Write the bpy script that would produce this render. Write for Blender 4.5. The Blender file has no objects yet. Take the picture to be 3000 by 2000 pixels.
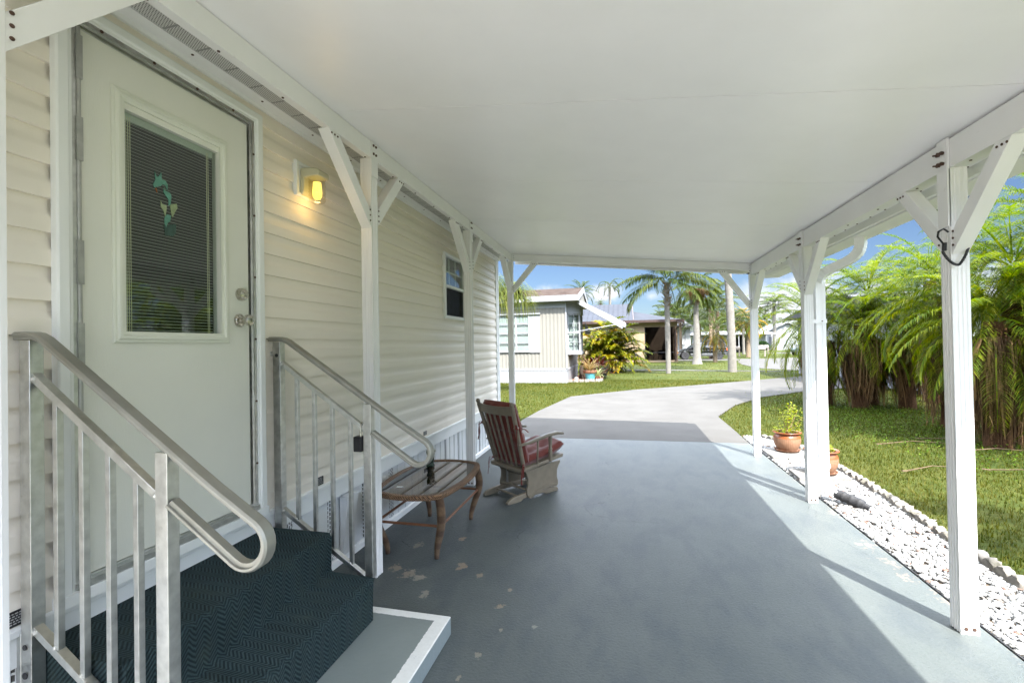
import bpy, math, random
import numpy as np
from mathutils import Vector, Matrix
random.seed(7); np.random.seed(7)
PI = math.pi
SC = bpy.context.scene
COL = SC.collection
rad = math.radians
U = random.uniform

# ---------------------------------------------------------------- mesh builder
class MB:
    def __init__(s):
        s.v = []; s.f = []; s.m = []; s.M = None
    def add(s, vs, fs, m=0):
        o = len(s.v)
        if s.M is not None:
            vs = [tuple(s.M @ Vector(p)) for p in vs]
        s.v.extend([tuple(p) for p in vs])
        s.f.extend([tuple(i + o for i in f) for f in fs]); s.m.extend([m] * len(fs))
    def box(s, x0, x1, y0, y1, z0, z1, m=0):
        s.add([(x0,y0,z0),(x1,y0,z0),(x1,y1,z0),(x0,y1,z0),(x0,y0,z1),(x1,y0,z1),(x1,y1,z1),(x0,y1,z1)],
              [(0,3,2,1),(4,5,6,7),(0,1,5,4),(1,2,6,5),(2,3,7,6),(3,0,4,7)], m)
    def hexa(s, lo, hi, m=0):
        s.add(list(lo) + list(hi), [(0,3,2,1),(4,5,6,7),(0,1,5,4),(1,2,6,5),(2,3,7,6),(3,0,4,7)], m)
    def prism(s, poly, axis, a0, a1, m=0):
        n = len(poly)
        def P(u, v, a):
            return {'x': (a,u,v), 'y': (u,a,v), 'z': (u,v,a)}[axis]
        vs = [P(u,v,a0) for u,v in poly] + [P(u,v,a1) for u,v in poly]
        fs = [tuple(range(n-1,-1,-1)), tuple(range(n, 2*n))]
        fs += [(i, (i+1) % n, n + (i+1) % n, n + i) for i in range(n)]
        s.add(vs, fs, m)
    def tube(s, pts, r, n=8, m=0, caps=True, closed=False):
        prof = [(math.cos(2*PI*i/n), math.sin(2*PI*i/n)) for i in range(n)]
        s.sweep(pts, prof, m=m, caps=caps, closed=closed, scale=r)
    def sweep(s, pts, prof, up=None, m=0, caps=True, closed=False, scale=1.0):
        pts = [Vector(p) for p in pts]; N = len(pts); n = len(prof)
        rr = scale if isinstance(scale, (list, tuple)) else [scale] * N
        vs = []; prev = None
        for i, p in enumerate(pts):
            if closed:
                t = pts[(i+1) % N] - pts[i-1]
            else:
                t = pts[min(i+1, N-1)] - pts[max(i-1, 0)]
            t.normalize()
            if up is not None:
                a = Vector(up)
            elif prev is None:
                a = Vector((0,0,1)) if abs(t.z) < .9 else Vector((1,0,0))
            else:
                a = prev
            b = t.cross(a); b.normalize(); a = b.cross(t); a.normalize(); prev = a
            k = 1.0
            if up is not None and 0 < i < N-1 or closed:
                d1 = (pts[i] - pts[i-1]).normalized(); d2 = (pts[(i+1) % N] - pts[i]).normalized()
                c = max(-1, min(1, d1.dot(d2))); k = 1 / max(.5, math.cos(math.acos(c) / 2))
            for (u, w) in prof:
                vs.append(p + b * (u * rr[i]) + a * (w * rr[i] * k))
        fs = []
        for i in range(N if closed else N-1):
            for j in range(n):
                j2 = (j+1) % n; i2 = (i+1) % N
                fs.append((i*n+j, i*n+j2, i2*n+j2, i2*n+j))
        if caps and not closed:
            fs.append(tuple(range(n-1,-1,-1))); fs.append(tuple(range((N-1)*n, N*n)))
        s.add(vs, fs, m)
    def lathe(s, prof, c=(0,0,0), n=24, axis='z', m=0):
        vs = []; N = len(prof)
        for r, h in prof:
            for k in range(n):
                a = 2*PI*k/n; u, w = r*math.cos(a), r*math.sin(a)
                q = {'z': (u,w,h), 'x': (h,u,w), 'y': (w,h,u)}[axis]
                vs.append((c[0]+q[0], c[1]+q[1], c[2]+q[2]))
        fs = [(i*n+k, i*n+(k+1) % n, (i+1)*n+(k+1) % n, (i+1)*n+k) for i in range(N-1) for k in range(n)]
        fs.append(tuple(range(n-1,-1,-1))); fs.append(tuple(range((N-1)*n, N*n)))
        s.add(vs, fs, m)
    def ring(s, axis, u0, u1, v0, v1, steps, base, m=0):
        """nested rectangles: steps = [(inset, height)], height added to base along axis"""
        vs = []
        for ins, h in steps:
            for u, v in ((u0+ins,v0+ins),(u1-ins,v0+ins),(u1-ins,v1-ins),(u0+ins,v1-ins)):
                vs.append((base+h,u,v) if axis == 'x' else (u,base+h,v))
        fs = [(i*4+k, i*4+(k+1) % 4, (i+1)*4+(k+1) % 4, (i+1)*4+k) for i in range(len(steps)-1) for k in range(4)]
        s.add(vs, fs, m)
    def sph(s, c, r, n=10, k=6, m=0, sz=1.0):
        prof = [(max(1e-4, r*math.sin(PI*i/k)), -r*sz*math.cos(PI*i/k)) for i in range(k+1)]
        s.lathe(prof, c, n, 'z', m)
    def build(s, name, mats, parent=None, smooth=35, bevel=0, local=False, seg=2):
        if not isinstance(mats, (list, tuple)): mats = [mats]
        me = bpy.data.meshes.new(name)
        vs = s.v
        if parent is not None and not local:
            b = base(parent); vs = [(x-b[0], y-b[1], z-b[2]) for x, y, z in vs]
        me.from_pydata(vs, [], s.f)
        for mt in mats: me.materials.append(mt)
        me.polygons.foreach_set('material_index', s.m)
        me.update()
        if bevel:
            import bmesh
            bm = bmesh.new(); bm.from_mesh(me); bmesh.ops.recalc_face_normals(bm, faces=bm.faces); bm.to_mesh(me); bm.free()
        if smooth:
            me.polygons.foreach_set('use_smooth', [True]*len(me.polygons)); me.set_sharp_from_angle(angle=rad(smooth))
        o = bpy.data.objects.new(name, me); COL.objects.link(o)
        if parent is not None: o.parent = parent
        if bevel:
            md = o.modifiers.new('bevel', 'BEVEL'); md.width = bevel; md.segments = seg; md.limit_method = 'ANGLE'; md.angle_limit = rad(40)
            md.harden_normals = False
        return o

def base(o):
    x = Vector((0,0,0))
    while o is not None:
        x += o.location; o = o.parent
    return x

def tag(o, label=None, cat=None, group=None, kind=None):
    if label: o['label'] = label
    if cat: o['category'] = cat
    if group: o['group'] = group
    if kind: o['kind'] = kind
    return o

def thing(name, label, cat, loc=(0,0,0), rz=0, group=None):
    o = bpy.data.objects.new(name, None); COL.objects.link(o)
    o.location = loc; o.rotation_euler = (0,0,rz); o.empty_display_size = .1
    return tag(o, label, cat, group)

def dup(root, loc=None, rz=None, sc=None, label=None):
    r = root.copy(); COL.objects.link(r)
    if loc is not None: r.location = loc
    if rz is not None: r.rotation_euler = (0,0,rz)
    if sc is not None: r.scale = (sc,sc,sc)
    if label: r['label'] = label
    for ch in list(root.children):
        c = ch.copy(); COL.objects.link(c); c.parent = r
        for g in list(ch.children):
            d = g.copy(); COL.objects.link(d); d.parent = c
    return r

def arr_obj(name, v, f, mats, parent=None, tone=None, smooth=False):
    """numpy arrays -> object; f is (n,3) or (n,4); tone = per-vertex float attribute"""
    me = bpy.data.meshes.new(name)
    v = np.asarray(v, dtype=np.float32); f = np.asarray(f, dtype=np.int32); k = f.shape[1]
    me.vertices.add(len(v)); me.vertices.foreach_set('co', v.ravel())
    me.loops.add(f.size); me.loops.foreach_set('vertex_index', f.ravel())
    me.polygons.add(len(f)); me.polygons.foreach_set('loop_start', np.arange(0, f.size, k, dtype=np.int32))
    me.update(calc_edges=True)
    if tone is not None:
        a = me.attributes.new('tone', 'FLOAT', 'POINT'); a.data.foreach_set('value', np.asarray(tone, dtype=np.float32))
    if not isinstance(mats, (list, tuple)): mats = [mats]
    for m in mats: me.materials.append(m)
    if smooth: me.polygons.foreach_set('use_smooth', [True]*len(me.polygons))
    me.validate()
    o = bpy.data.objects.new(name, me); COL.objects.link(o)
    if parent is not None: o.parent = parent
    return o

# ---------------------------------------------------------------- materials
class NT:
    def __init__(s, name):
        s.mat = bpy.data.materials.new(name); s.mat.use_nodes = True
        s.t = s.mat.node_tree; s.n = s.t.nodes
        s.bsdf = s.n['Principled BSDF']; s.out = s.n['Material Output']
        s.tc = None
    def node(s, typ, **kw):
        n = s.n.new(typ)
        for k, v in kw.items():
            if k in n.inputs: n.inputs[k].default_value = v
            else: setattr(n, k, v)
        return n
    def link(s, a, b): s.t.links.new(a, b)
    def obj(s):
        if s.tc is None: s.tc = s.n.new('ShaderNodeTexCoord')
        return s.tc.outputs['Object']
    def mapped(s, scale=(1,1,1)):
        m = s.node('ShaderNodeMapping'); m.inputs['Scale'].default_value = scale
        s.link(s.obj(), m.inputs['Vector']); return m.outputs['Vector']
    def noise(s, scale, detail=3, rough=.5, vec=None, dist=0):
        n = s.node('ShaderNodeTexNoise', Scale=scale, Detail=detail, Roughness=rough, Distortion=dist)
        s.link(vec if vec is not None else s.obj(), n.inputs['Vector']); return n.outputs['Fac']
    def math(s, op, a, b=None, c=None):
        n = s.node('ShaderNodeMath', operation=op)
        for i, x in enumerate((a, b, c)):
            if x is None: continue
            if isinstance(x, (int, float)): n.inputs[i].default_value = x
            else: s.link(x, n.inputs[i])
        return n.outputs[0]
    def ramp(s, fac, stops):
        n = s.node('ShaderNodeValToRGB'); e = n.color_ramp.elements
        while len(e) < len(stops): e.new(.5)
        for el, (p, c) in zip(e, stops):
            el.position = p; el.color = (*c, 1) if len(c) == 3 else c
        s.link(fac, n.inputs[0]); return n.outputs['Color']
    def remap(s, x, a, b, c=0.0, d=1.0, smooth=False):
        n = s.node('ShaderNodeMapRange', interpolation_type='SMOOTHSTEP' if smooth else 'LINEAR')
        s.link(x, n.inputs[0])
        for i, q in enumerate((a, b, c, d)): n.inputs[i+1].default_value = q
        return n.outputs[0]
    def mix(s, fac, a, b, mode='MIX'):
        n = s.node('ShaderNodeMix', data_type='RGBA', blend_type=mode)
        for i, x in ((0, fac), (6, a), (7, b)):
            if isinstance(x, (int, float)): n.inputs[i].default_value = x
            elif isinstance(x, tuple): n.inputs[i].default_value = (*x, 1) if len(x) == 3 else x
            else: s.link(x, n.inputs[i])
        return n.outputs[2]
    def sep(s, vec=None):
        n = s.node('ShaderNodeSeparateXYZ'); s.link(vec if vec is not None else s.obj(), n.inputs[0]); return n.outputs
    def bump(s, h, strength=.3, dist=.01, prev=None):
        n = s.node('ShaderNodeBump', Strength=strength, Distance=dist); s.link(h, n.inputs['Height'])
        if prev is not None: s.link(prev, n.inputs['Normal'])
        s.link(n.outputs[0], s.bsdf.inputs['Normal']); return n.outputs[0]
    def set(s, col=None, rough=None, metal=None, spec=None):
        for k, v in (('Base Color', col), ('Roughness', rough), ('Metallic', metal), ('Specular IOR Level', spec)):
            if v is None: continue
            if isinstance(v, (int, float)): s.bsdf.inputs[k].default_value = v
            elif isinstance(v, tuple): s.bsdf.inputs[k].default_value = (*v, 1)
            else: s.link(v, s.bsdf.inputs[k])

def sh(c, k): return tuple(min(1, x*k) for x in c)
def pm(name, col, rough=.5, metal=0, var=.08, scale=6, bump=0, bscale=60, spec=.3, detail=3, dirt=None):
    """painted / plain surface: slow colour variation, optional fine bump, optional dirt blotches"""
    t = NT(name)
    f = t.noise(scale, detail)
    c = t.ramp(f, [(.3, sh(col, 1-var)), (.7, sh(col, 1+var))])
    if dirt:
        g = t.noise(dirt[2], 6, .65); w = t.remap(g, dirt[1], dirt[1]+.18)
        c = t.mix(w, c, dirt[0])
    t.set(c, t.remap(f, .3, .7, max(.02, rough-.05), rough+.05), metal, spec)
    if bump: t.bump(t.noise(bscale, 4, .6), bump, .004)
    return t.mat

M = {}
M['white'] = pm('white_aluminium_paint', (.78,.772,.765), .42, var=.03, scale=3, bump=.05, bscale=90, dirt=((.42,.40,.33), .70, 9))
M['trim'] = pm('white_vinyl_trim', (.78,.79,.78), .4, var=.03, scale=2, dirt=((.45,.43,.38), .72, 7))
M['siding'] = pm('cream_vinyl_siding', (.81,.75,.665), .45, var=.03, scale=1.2, bump=.12, bscale=140, dirt=((.5,.44,.34), .74, 5))
M['door'] = pm('cream_white_door_paint', (.70,.71,.625), .42, var=.03, scale=3, dirt=((.4,.38,.28), .745, 14))
M['alu'] = pm('mill_aluminium', (.58,.58,.56), .38, 1, var=.14, scale=30, bump=.08, bscale=200, dirt=((.3,.29,.27), .66, 22))
M['alu_dull'] = pm('dull_aluminium', (.42,.42,.40), .5, .8, var=.15, scale=25)
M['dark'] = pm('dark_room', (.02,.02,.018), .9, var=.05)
M['screw'] = pm('rusty_screw', (.10,.06,.045), .6, .4, var=.3, scale=200)
M['black'] = pm('black_plastic', (.018,.018,.02), .4, var=.2, scale=40)
M['blackrub'] = pm('black_rubber', (.03,.03,.032), .65, var=.2, scale=60, bump=.2)
M['chrome'] = pm('brushed_nickel', (.55,.52,.46), .28, 1, var=.1, scale=60)
M['slat'] = pm('blind_slat', (.52,.56,.50), .5, var=.04)
M['slatcord'] = pm('blind_cord', (.6,.6,.4), .7, var=.04)
M['taupe'] = pm('taupe_painted_wood', (.195,.165,.122), .42, var=.1, scale=14, bump=.15, bscale=60, dirt=((.13,.11,.08), .68, 12))
M['terracotta'] = pm('terracotta_glaze', (.20,.062,.022), .3, var=.12, scale=10)
M['terradull'] = pm('terracotta_matt', (.20,.10,.06), .7, var=.12, scale=14, bump=.3, bscale=80)
M['paver'] = pm('concrete_paver', (.18,.17,.155), .9, var=.15, scale=8, bump=.5, bscale=70)
M['edger'] = pm('weathered_concrete_edging', (.19,.175,.155), .95, var=.22, scale=9, bump=.6, bscale=60, dirt=((.07,.066,.05), .52, 7))
M['soil'] = pm('potting_soil', (.04,.028,.02), .95, var=.3, scale=40, bump=.6)
M['mulch'] = pm('red_bark_mulch', (.24,.085,.04), .95, var=.45, scale=14, bump=.9, bscale=25)
M['corr'] = pm('beige_corrugated_siding', (.160,.152,.132), .85, var=.04, scale=1)
M['stucco'] = pm('tan_stucco', (.25,.185,.12), .95, var=.06, scale=3, bump=.4, bscale=40)
M['roofmetal'] = pm('grey_metal_roof', (.052,.056,.066), .85, 0, var=.06, scale=1, spec=.0)
M['brown'] = pm('dark_brown_fascia', (.045,.028,.024), .45, var=.15)
M['wood'] = pm('weathered_post_wood', (.25,.16,.09), .8, var=.2, scale=9)
M['mailwood'] = pm('grey_painted_mailbox', (.22,.19,.165), .6, var=.1)
M['farwhite'] = pm('far_white_siding', (.25,.26,.27), .8, var=.03)
M['farroof'] = pm('far_grey_roof', (.09,.09,.095), .95, var=.1, scale=2, spec=.05)
M['greyclad'] = pm('grey_car_cladding', (.045,.047,.05), .55, var=.05)
M['rim'] = pm('alloy_wheel', (.2,.2,.2), .4, .5, var=.05)
M['tyre'] = pm('tyre_rubber', (.025,.025,.027), .8, var=.1)
M['bluepot'] = pm('teal_plastic_pot', (.07,.30,.36), .5, var=.12, scale=10)
M['green_glaze'] = pm('dark_green_glaze', (.018,.035,.024), .25, var=.3, scale=30)
M['statue'] = pm('pale_stone_flower', (.34,.33,.29), .7, var=.3, scale=60)
M['lampcream'] = pm('cream_lamp_housing', (.52,.50,.36), .45, var=.05)
M['carpaint'] = pm('black_car_paint', (.006,.007,.008), .25, var=.05, spec=.25)
M['headlight'] = pm('headlight_glass', (.2,.2,.2), .1, var=.05)
M['amber'] = pm('amber_lens', (.75,.22,.02), .25, var=.05)
M['redlens'] = pm('red_tail_lens', (.70,.10,.02), .25, var=.05)
M['golfcart'] = pm('dark_green_cart_body', (.05,.07,.07), .3, var=.05)
M['seatpad'] = pm('pale_seat_vinyl', (.5,.48,.42), .6, var=.05)

def glass(name, tint=(1,1,1), gloss=1.0, rough=.01, minr=.04, dark=0.0, op=0.0):
    """thin pane: clear or tinted transmission plus a Fresnel mirror"""
    t = NT(name); t.n.remove(t.bsdf)
    tr = t.node('ShaderNodeBsdfTransparent'); tr.inputs[0].default_value = (*tint, 1)
    gl = t.node('ShaderNodeBsdfGlossy', Roughness=rough)
    fr = t.node('ShaderNodeFresnel', IOR=1.5)
    ge = t.node('ShaderNodeNewGeometry'); f = t.math('MULTIPLY', t.math('MULTIPLY_ADD', fr.outputs[0], gloss, minr - .04), t.math('SUBTRACT', 1.0, ge.outputs['Backfacing']))
    mx = t.node('ShaderNodeMixShader'); t.link(f, mx.inputs[0]); t.link(tr.outputs[0], mx.inputs[1]); t.link(gl.outputs[0], mx.inputs[2])
    t.link(mx.outputs[0], t.out.inputs[0]); return t.mat
M['glass'] = glass('window_glass', (.86,.9,.87), 1.6, minr=.07)
M['tableglass'] = glass('table_glass', (.34,.27,.215), 1.2, minr=.08)
M['jar'] = glass('ribbed_jar_glass', (.93,.9,.82), 1.2, rough=.08)
M['carglass'] = glass('car_glass', (.25,.28,.28), 1.6, minr=.1)

def leafmat(name, stops, trans=.35, rough=.5, attr=True, rnd=.5, spec=.12):
    t = NT(name)
    g = t.node('ShaderNodeNewGeometry')
    f = g.outputs['Random Per Island']
    if attr:
        a = t.node('ShaderNodeAttribute', attribute_name='tone')
        f = t.math('ADD', t.math('MULTIPLY', f, rnd), t.math('MULTIPLY', a.outputs['Fac'], 1-rnd))
    c = t.ramp(f, stops)
    t.set(c, rough, 0, spec)
    tl = t.node('ShaderNodeBsdfTranslucent')
    hs = t.node('ShaderNodeHueSaturation', Hue=.49, Saturation=1.2, Value=1.5); t.link(c, hs.inputs['Color']); t.link(hs.outputs[0], tl.inputs[0])
    mx = t.node('ShaderNodeMixShader'); mx.inputs[0].default_value = trans
    t.link(t.bsdf.outputs[0], mx.inputs[1]); t.link(tl.outputs[0], mx.inputs[2]); t.link(mx.outputs[0], t.out.inputs[0])
    return t.mat
M['frond'] = leafmat('date_palm_frond', [(0,(.012,.032,.003)),(.4,(.052,.090,.007)),(.75,(.14,.16,.011)),(1,(.28,.25,.025))], .5)
M['frond_far'] = leafmat('queen_palm_frond', [(0,(.016,.032,.006)),(.5,(.042,.062,.011)),(1,(.095,.10,.018))], .3)
M['frond_yellow'] = leafmat('yellowing_frond', [(0,(.10,.09,.01)),(.5,(.26,.17,.012)),(1,(.34,.15,.012))], .3)
M['areca'] = leafmat('areca_frond', [(0,(.015,.04,.004)),(.40,(.08,.11,.007)),(.75,(.24,.21,.012)),(1,(.38,.15,.01))], .35)
M['dead'] = leafmat('dead_frond', [(0,(.018,.010,.005)),(.45,(.085,.048,.022)),(.8,(.26,.155,.07)),(1,(.42,.29,.16))], .2, .8, spec=.2)
M['pony'] = leafmat('ponytail_leaf', [(0,(.018,.035,.004)),(.5,(.07,.09,.012)),(1,(.17,.17,.035))], .3)
M['ti'] = leafmat('red_ti_leaf', [(0,(.05,.012,.012)),(.5,(.15,.03,.02)),(1,(.26,.09,.03))], .25)
M['bromeliad'] = leafmat('tan_bromeliad_leaf', [(0,(.16,.13,.05)),(.5,(.32,.24,.11)),(1,(.42,.33,.18))], .25)
M['spider'] = leafmat('pale_spider_leaf', [(0,(.12,.17,.06)),(.5,(.3,.34,.16)),(1,(.48,.48,.3))], .3)
M['potleaf'] = leafmat('bright_pot_leaf', [(0,(.10,.15,.012)),(.5,(.22,.26,.022)),(1,(.36,.34,.05))], .4)
M['hedge'] = leafmat('dark_hedge_leaf', [(0,(.008,.022,.006)),(.5,(.02,.05,.012)),(1,(.045,.085,.02))], .2)
M['trees'] = leafmat('far_tree_leaf', [(0,(.018,.03,.008)),(.5,(.04,.055,.014)),(1,(.08,.085,.022))], .25)
M['blade'] = leafmat('lawn_blade', [(0,(.014,.028,.003)),(.35,(.039,.052,.006)),(.7,(.078,.077,.014)),(1,(.12,.108,.038))], .3, .55, attr=True, rnd=.6, spec=.06)

def trunkmat(name, c0, c1, rings=30, bump=.5):
    t = NT(name)
    w = t.node('ShaderNodeTexWave', wave_type='BANDS', bands_direction='Z', Scale=rings/6.28*1.0, Distortion=2.5, Detail=3); t.link(t.obj(), w.inputs['Vector'])
    n = t.noise(9, 5, .6)
    f = t.math('ADD', t.math('MULTIPLY', w.outputs['Fac'], .35), t.math('MULTIPLY', n, .65))
    t.set(t.ramp(f, [(.25,c0),(.75,c1)]), .9, 0, .2); t.bump(f, bump, .02); return t.mat
M['trunk_grey'] = trunkmat('grey_palm_trunk', (.10,.092,.08), (.20,.187,.165), 40)
M['trunk_brown'] = trunkmat('brown_palm_trunk', (.10,.07,.05), (.30,.22,.15), 60, .8)
M['boots'] = trunkmat('palm_boots', (.09,.065,.045), (.28,.21,.14), 50, .8)
t = NT('fibrous_date_trunk'); n = t.noise(14, 6, .7, t.mapped((1,1,.25))); n2 = t.noise(50, 4, .6)
f = t.math('ADD', t.math('MULTIPLY', n, .7), t.math('MULTIPLY', n2, .3)); t.set(t.ramp(f, [(.35,(.018,.009,.005)),(.6,(.09,.046,.022)),(.75,(.18,.10,.05))]), .95, 0, .1); t.bump(f, 1, .05); M['fibre'] = t.mat

M['fartrim'] = pm('far_white_trim', (.22,.225,.235), .8, var=.03)

M['handrail'] = pm('handrail_aluminium', (.34,.335,.30), .45, .7, var=.1, scale=12, bump=.06, bscale=200)
# ---------------------------------------------------------------- camera, sky, sun
YAW, PITCH, ROLL = .24211883, .00956926, -.01746816
cam = bpy.data.cameras.new('camera'); camo = bpy.data.objects.new('camera', cam); COL.objects.link(camo)
cam.sensor_width = 36; cam.lens = 1330.785 * 36 / 3000; cam.clip_start = .05; cam.clip_end = 3000
fw = Vector((-math.sin(YAW)*math.cos(PITCH), math.cos(YAW)*math.cos(PITCH), math.sin(PITCH)))
rt = Vector((math.cos(YAW), math.sin(YAW), 0)); up = rt.cross(fw)
c_, s_ = math.cos(ROLL), math.sin(ROLL)
r2 = rt*c_ + up*s_; u2 = up*c_ - rt*s_
camo.matrix_world = Matrix(((r2.x,u2.x,-fw.x,0),(r2.y,u2.y,-fw.y,0),(r2.z,u2.z,-fw.z,1.5),(0,0,0,1)))
SC.camera = camo
SC.view_settings.view_transform = 'Standard'; SC.view_settings.look = 'None'; SC.view_settings.gamma = 1
SC.view_settings.exposure = EXPOSURE = 3.35
SKYLOW = (.068,.076,.090,1); CLOUDLOW = (.76,.78,.82,1); FILLCLOUD = (5.6,5.9,6.45,1)
SC.cycles.max_bounces = 10; SC.cycles.diffuse_bounces = 6; SC.cycles.glossy_bounces = 4
SC.cycles.transparent_max_bounces = 24; SC.cycles.transmission_bounces = 6
SC.cycles.use_denoising = True; SC.cycles.sample_clamp_indirect = 8
SC.cycles.caustics_reflective = False; SC.cycles.caustics_refractive = False

ELEV = rad(50); SX, SY = .482, -.876
w = bpy.data.worlds.new('World'); SC.world = w; w.use_nodes = True
nt = w.node_tree; nn = nt.nodes; bg = nn['Background']
sky = nn.new('ShaderNodeTexSky'); sky.sky_type = 'NISHITA'; sky.sun_disc = False
sky.sun_elevation = ELEV; sky.sun_rotation = math.atan2(SX, SY); sky.air_density = 1.0; sky.dust_density = .6; sky.ozone_density = 2.0
tcw = nn.new('ShaderNodeTexCoord')
def wn(typ, **kw):
    n = nn.new(typ)
    for k, v in kw.items():
        if k in n.inputs: n.inputs[k].default_value = v
        else: setattr(n, k, v)
    return n
def wmath(op, a, b=None, c=None):
    n = wn('ShaderNodeMath', operation=op)
    for i, x in enumerate((a, b, c)):
        if x is None: continue
        if isinstance(x, (int, float)): n.inputs[i].default_value = x
        else: nt.links.new(x, n.inputs[i])
    return n.outputs[0]
# real clouds low over the far houses: each one a lump of sky direction broken up by noise
cn = wn('ShaderNodeTexNoise', Scale=16, Detail=7, Roughness=.6); nt.links.new(tcw.outputs['Generated'], cn.inputs['Vector'])
cn2 = wn('ShaderNodeTexNoise', Scale=5, Detail=5, Roughness=.55)
mp = wn('ShaderNodeMapping'); mp.inputs['Scale'].default_value = (1,1,2.6); nt.links.new(tcw.outputs['Generated'], mp.inputs['Vector']); nt.links.new(mp.outputs[0], cn2.inputs['Vector'])
tot = None
CLOUDS = [(-.040,.108,.050,.026,1.0),(-.165,.118,.055,.022,.75),(.345,.075,.15,.055,1.15),(.62,.08,.16,.05,1.0),(.06,.10,.05,.02,.45),(-.30,.10,.08,.03,.8),(.17,.055,.09,.02,.6)]
sepw = wn('ShaderNodeSeparateXYZ'); nt.links.new(tcw.outputs['Generated'], sepw.inputs[0])
azi = wmath('ARCTAN2', sepw.outputs[0], sepw.outputs[1])
for az, el, wa, we, k in CLOUDS:
    dx = wmath('DIVIDE', wmath('SUBTRACT', azi, az), wa); dz = wmath('DIVIDE', wmath('SUBTRACT', sepw.outputs[2], el), we)
    d = wmath('SQRT', wmath('ADD', wmath('MULTIPLY', dx, dx), wmath('MULTIPLY', dz, dz)))
    q = wmath('MULTIPLY', wmath('MAXIMUM', wmath('SUBTRACT', 1.35, d), 0), k)
    tot = q if tot is None else wmath('MAXIMUM', tot, q)
# added bright cloud above the visible sky, fills the shaded carport with light
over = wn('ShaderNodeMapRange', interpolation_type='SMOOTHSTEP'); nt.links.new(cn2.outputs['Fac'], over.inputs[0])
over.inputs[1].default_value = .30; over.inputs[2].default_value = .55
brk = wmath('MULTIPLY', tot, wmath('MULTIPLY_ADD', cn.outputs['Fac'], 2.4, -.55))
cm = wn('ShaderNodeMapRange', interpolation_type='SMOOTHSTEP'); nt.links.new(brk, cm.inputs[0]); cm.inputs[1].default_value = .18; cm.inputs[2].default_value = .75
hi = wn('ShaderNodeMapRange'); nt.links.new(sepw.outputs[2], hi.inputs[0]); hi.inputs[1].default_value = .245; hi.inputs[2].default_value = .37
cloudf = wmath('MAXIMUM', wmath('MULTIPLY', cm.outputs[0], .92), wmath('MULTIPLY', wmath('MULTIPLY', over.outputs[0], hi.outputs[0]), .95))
skm = wn('ShaderNodeMix', data_type='RGBA', blend_type='MULTIPLY'); skm.inputs[0].default_value = 1; nt.links.new(sky.outputs[0], skm.inputs[6])
grd = wn('ShaderNodeValToRGB'); nt.links.new(sepw.outputs[2], grd.inputs[0]); ge = grd.color_ramp.elements
ge[0].position = .235; ge[0].color = SKYLOW; ge[1].position = .42; ge[1].color = (.9,.95,1,1); nt.links.new(grd.outputs[0], skm.inputs[7])
ccol = wn('ShaderNodeMix', data_type='RGBA'); nt.links.new(hi.outputs[0], ccol.inputs[0]); ccol.inputs[6].default_value = CLOUDLOW; ccol.inputs[7].default_value = FILLCLOUD
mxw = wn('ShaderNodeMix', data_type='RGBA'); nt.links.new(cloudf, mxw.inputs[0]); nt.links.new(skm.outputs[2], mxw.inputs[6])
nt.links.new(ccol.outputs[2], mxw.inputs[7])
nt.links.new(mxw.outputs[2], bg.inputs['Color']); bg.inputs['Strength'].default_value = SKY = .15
sun = bpy.data.lights.new('sun', 'SUN'); suno = bpy.data.objects.new('sun', sun); COL.objects.link(suno)
sun.energy = 2.0; sun.angle = rad(.5); sun.color = (1, .97, .91)
ld = Vector((-SX*math.cos(ELEV), -SY*math.cos(ELEV), -math.sin(ELEV)))
suno.rotation_euler = ld.to_track_quat('-Z', 'Y').to_euler(); suno.location = (20, -30, 40)

# ---------------------------------------------------------------- ground sheets
def struct(o): o['kind'] = 'structure'; return o
t = NT('lawn_ground')
f1 = t.noise(.5, 5, .6); f2 = t.noise(9, 4, .6); f3 = t.noise(60, 3, .6)
f = t.math('ADD', t.math('MULTIPLY', f1, .5), t.math('ADD', t.math('MULTIPLY', f2, .28), t.math('MULTIPLY', f3, .22)))
t.set(t.ramp(f, [(.34,(.018,.032,.004)),(.5,(.042,.054,.007)),(.66,(.075,.075,.016))]), .9, 0, .15); t.bump(f3, .8, .03)
M['lawn'] = t.mat
mb = MB(); mb.add([(-500,-300,-.03),(500,-300,-.03),(500,700,-.03),(-500,700,-.03)], [(0,1,2,3)])
struct(mb.build('lawn', M['lawn'], smooth=0))

t = NT('driveway_concrete')
f1 = t.noise(1.3, 6, .6); f2 = t.noise(40, 4, .6); f3 = t.noise(.35, 4, .6, t.mapped((1,2.2,1)))
c = t.ramp(f1, [(.3,(.072,.069,.064)),(.7,(.091,.088,.082))])
c = t.mix(t.remap(f3, .55, .72, 0, .45), c, (.085,.08,.074)); c = t.mix(t.remap(f2, .6, .75, 0, .35), c, (.075,.072,.067))
t.set(c, .9, 0, .06); t.bump(f2, .25, .006); M['drive'] = t.mat
def slab_poly(name, poly, z, mat, th=.1):
    mb = MB(); mb.prism(poly, 'z', z-th, z); return struct(mb.build(name, mat, smooth=0))
DRIVE1 = [(-1.96,7.305),(1.77,7.365),(1.80,8.6),(1.815,9.85),(1.83,10.0),(-1.93,10.44),(-2.04,8.95)]
DRIVE2 = [(-1.925,10.455),(1.835,10.015),(2.53,11.8),(3.57,13.58),(5.15,15.25),(9.0,18.2),(16,22.6),(14,26),(7.4,21.87),(4.81,19.43),(2.27,17.08),(.257,15.4),(-1.545,13.3)]
slab_poly('driveway', DRIVE1, -.004, M['drive']); slab_poly('driveway', DRIVE2, -.006, M['drive'])
STREET = [(45,6),(16,22.4),(9.2,25.2),(8.3,26.6),(7.4,28.5),(7.64,33.3),(8.4,38),(9.2,40.6),(9.9,44.3),(12.8,44.5),(16.5,47.5),(19,53.5),(20,60),(17.5,66),(40,80),(120,105),(120,-5)]
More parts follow.
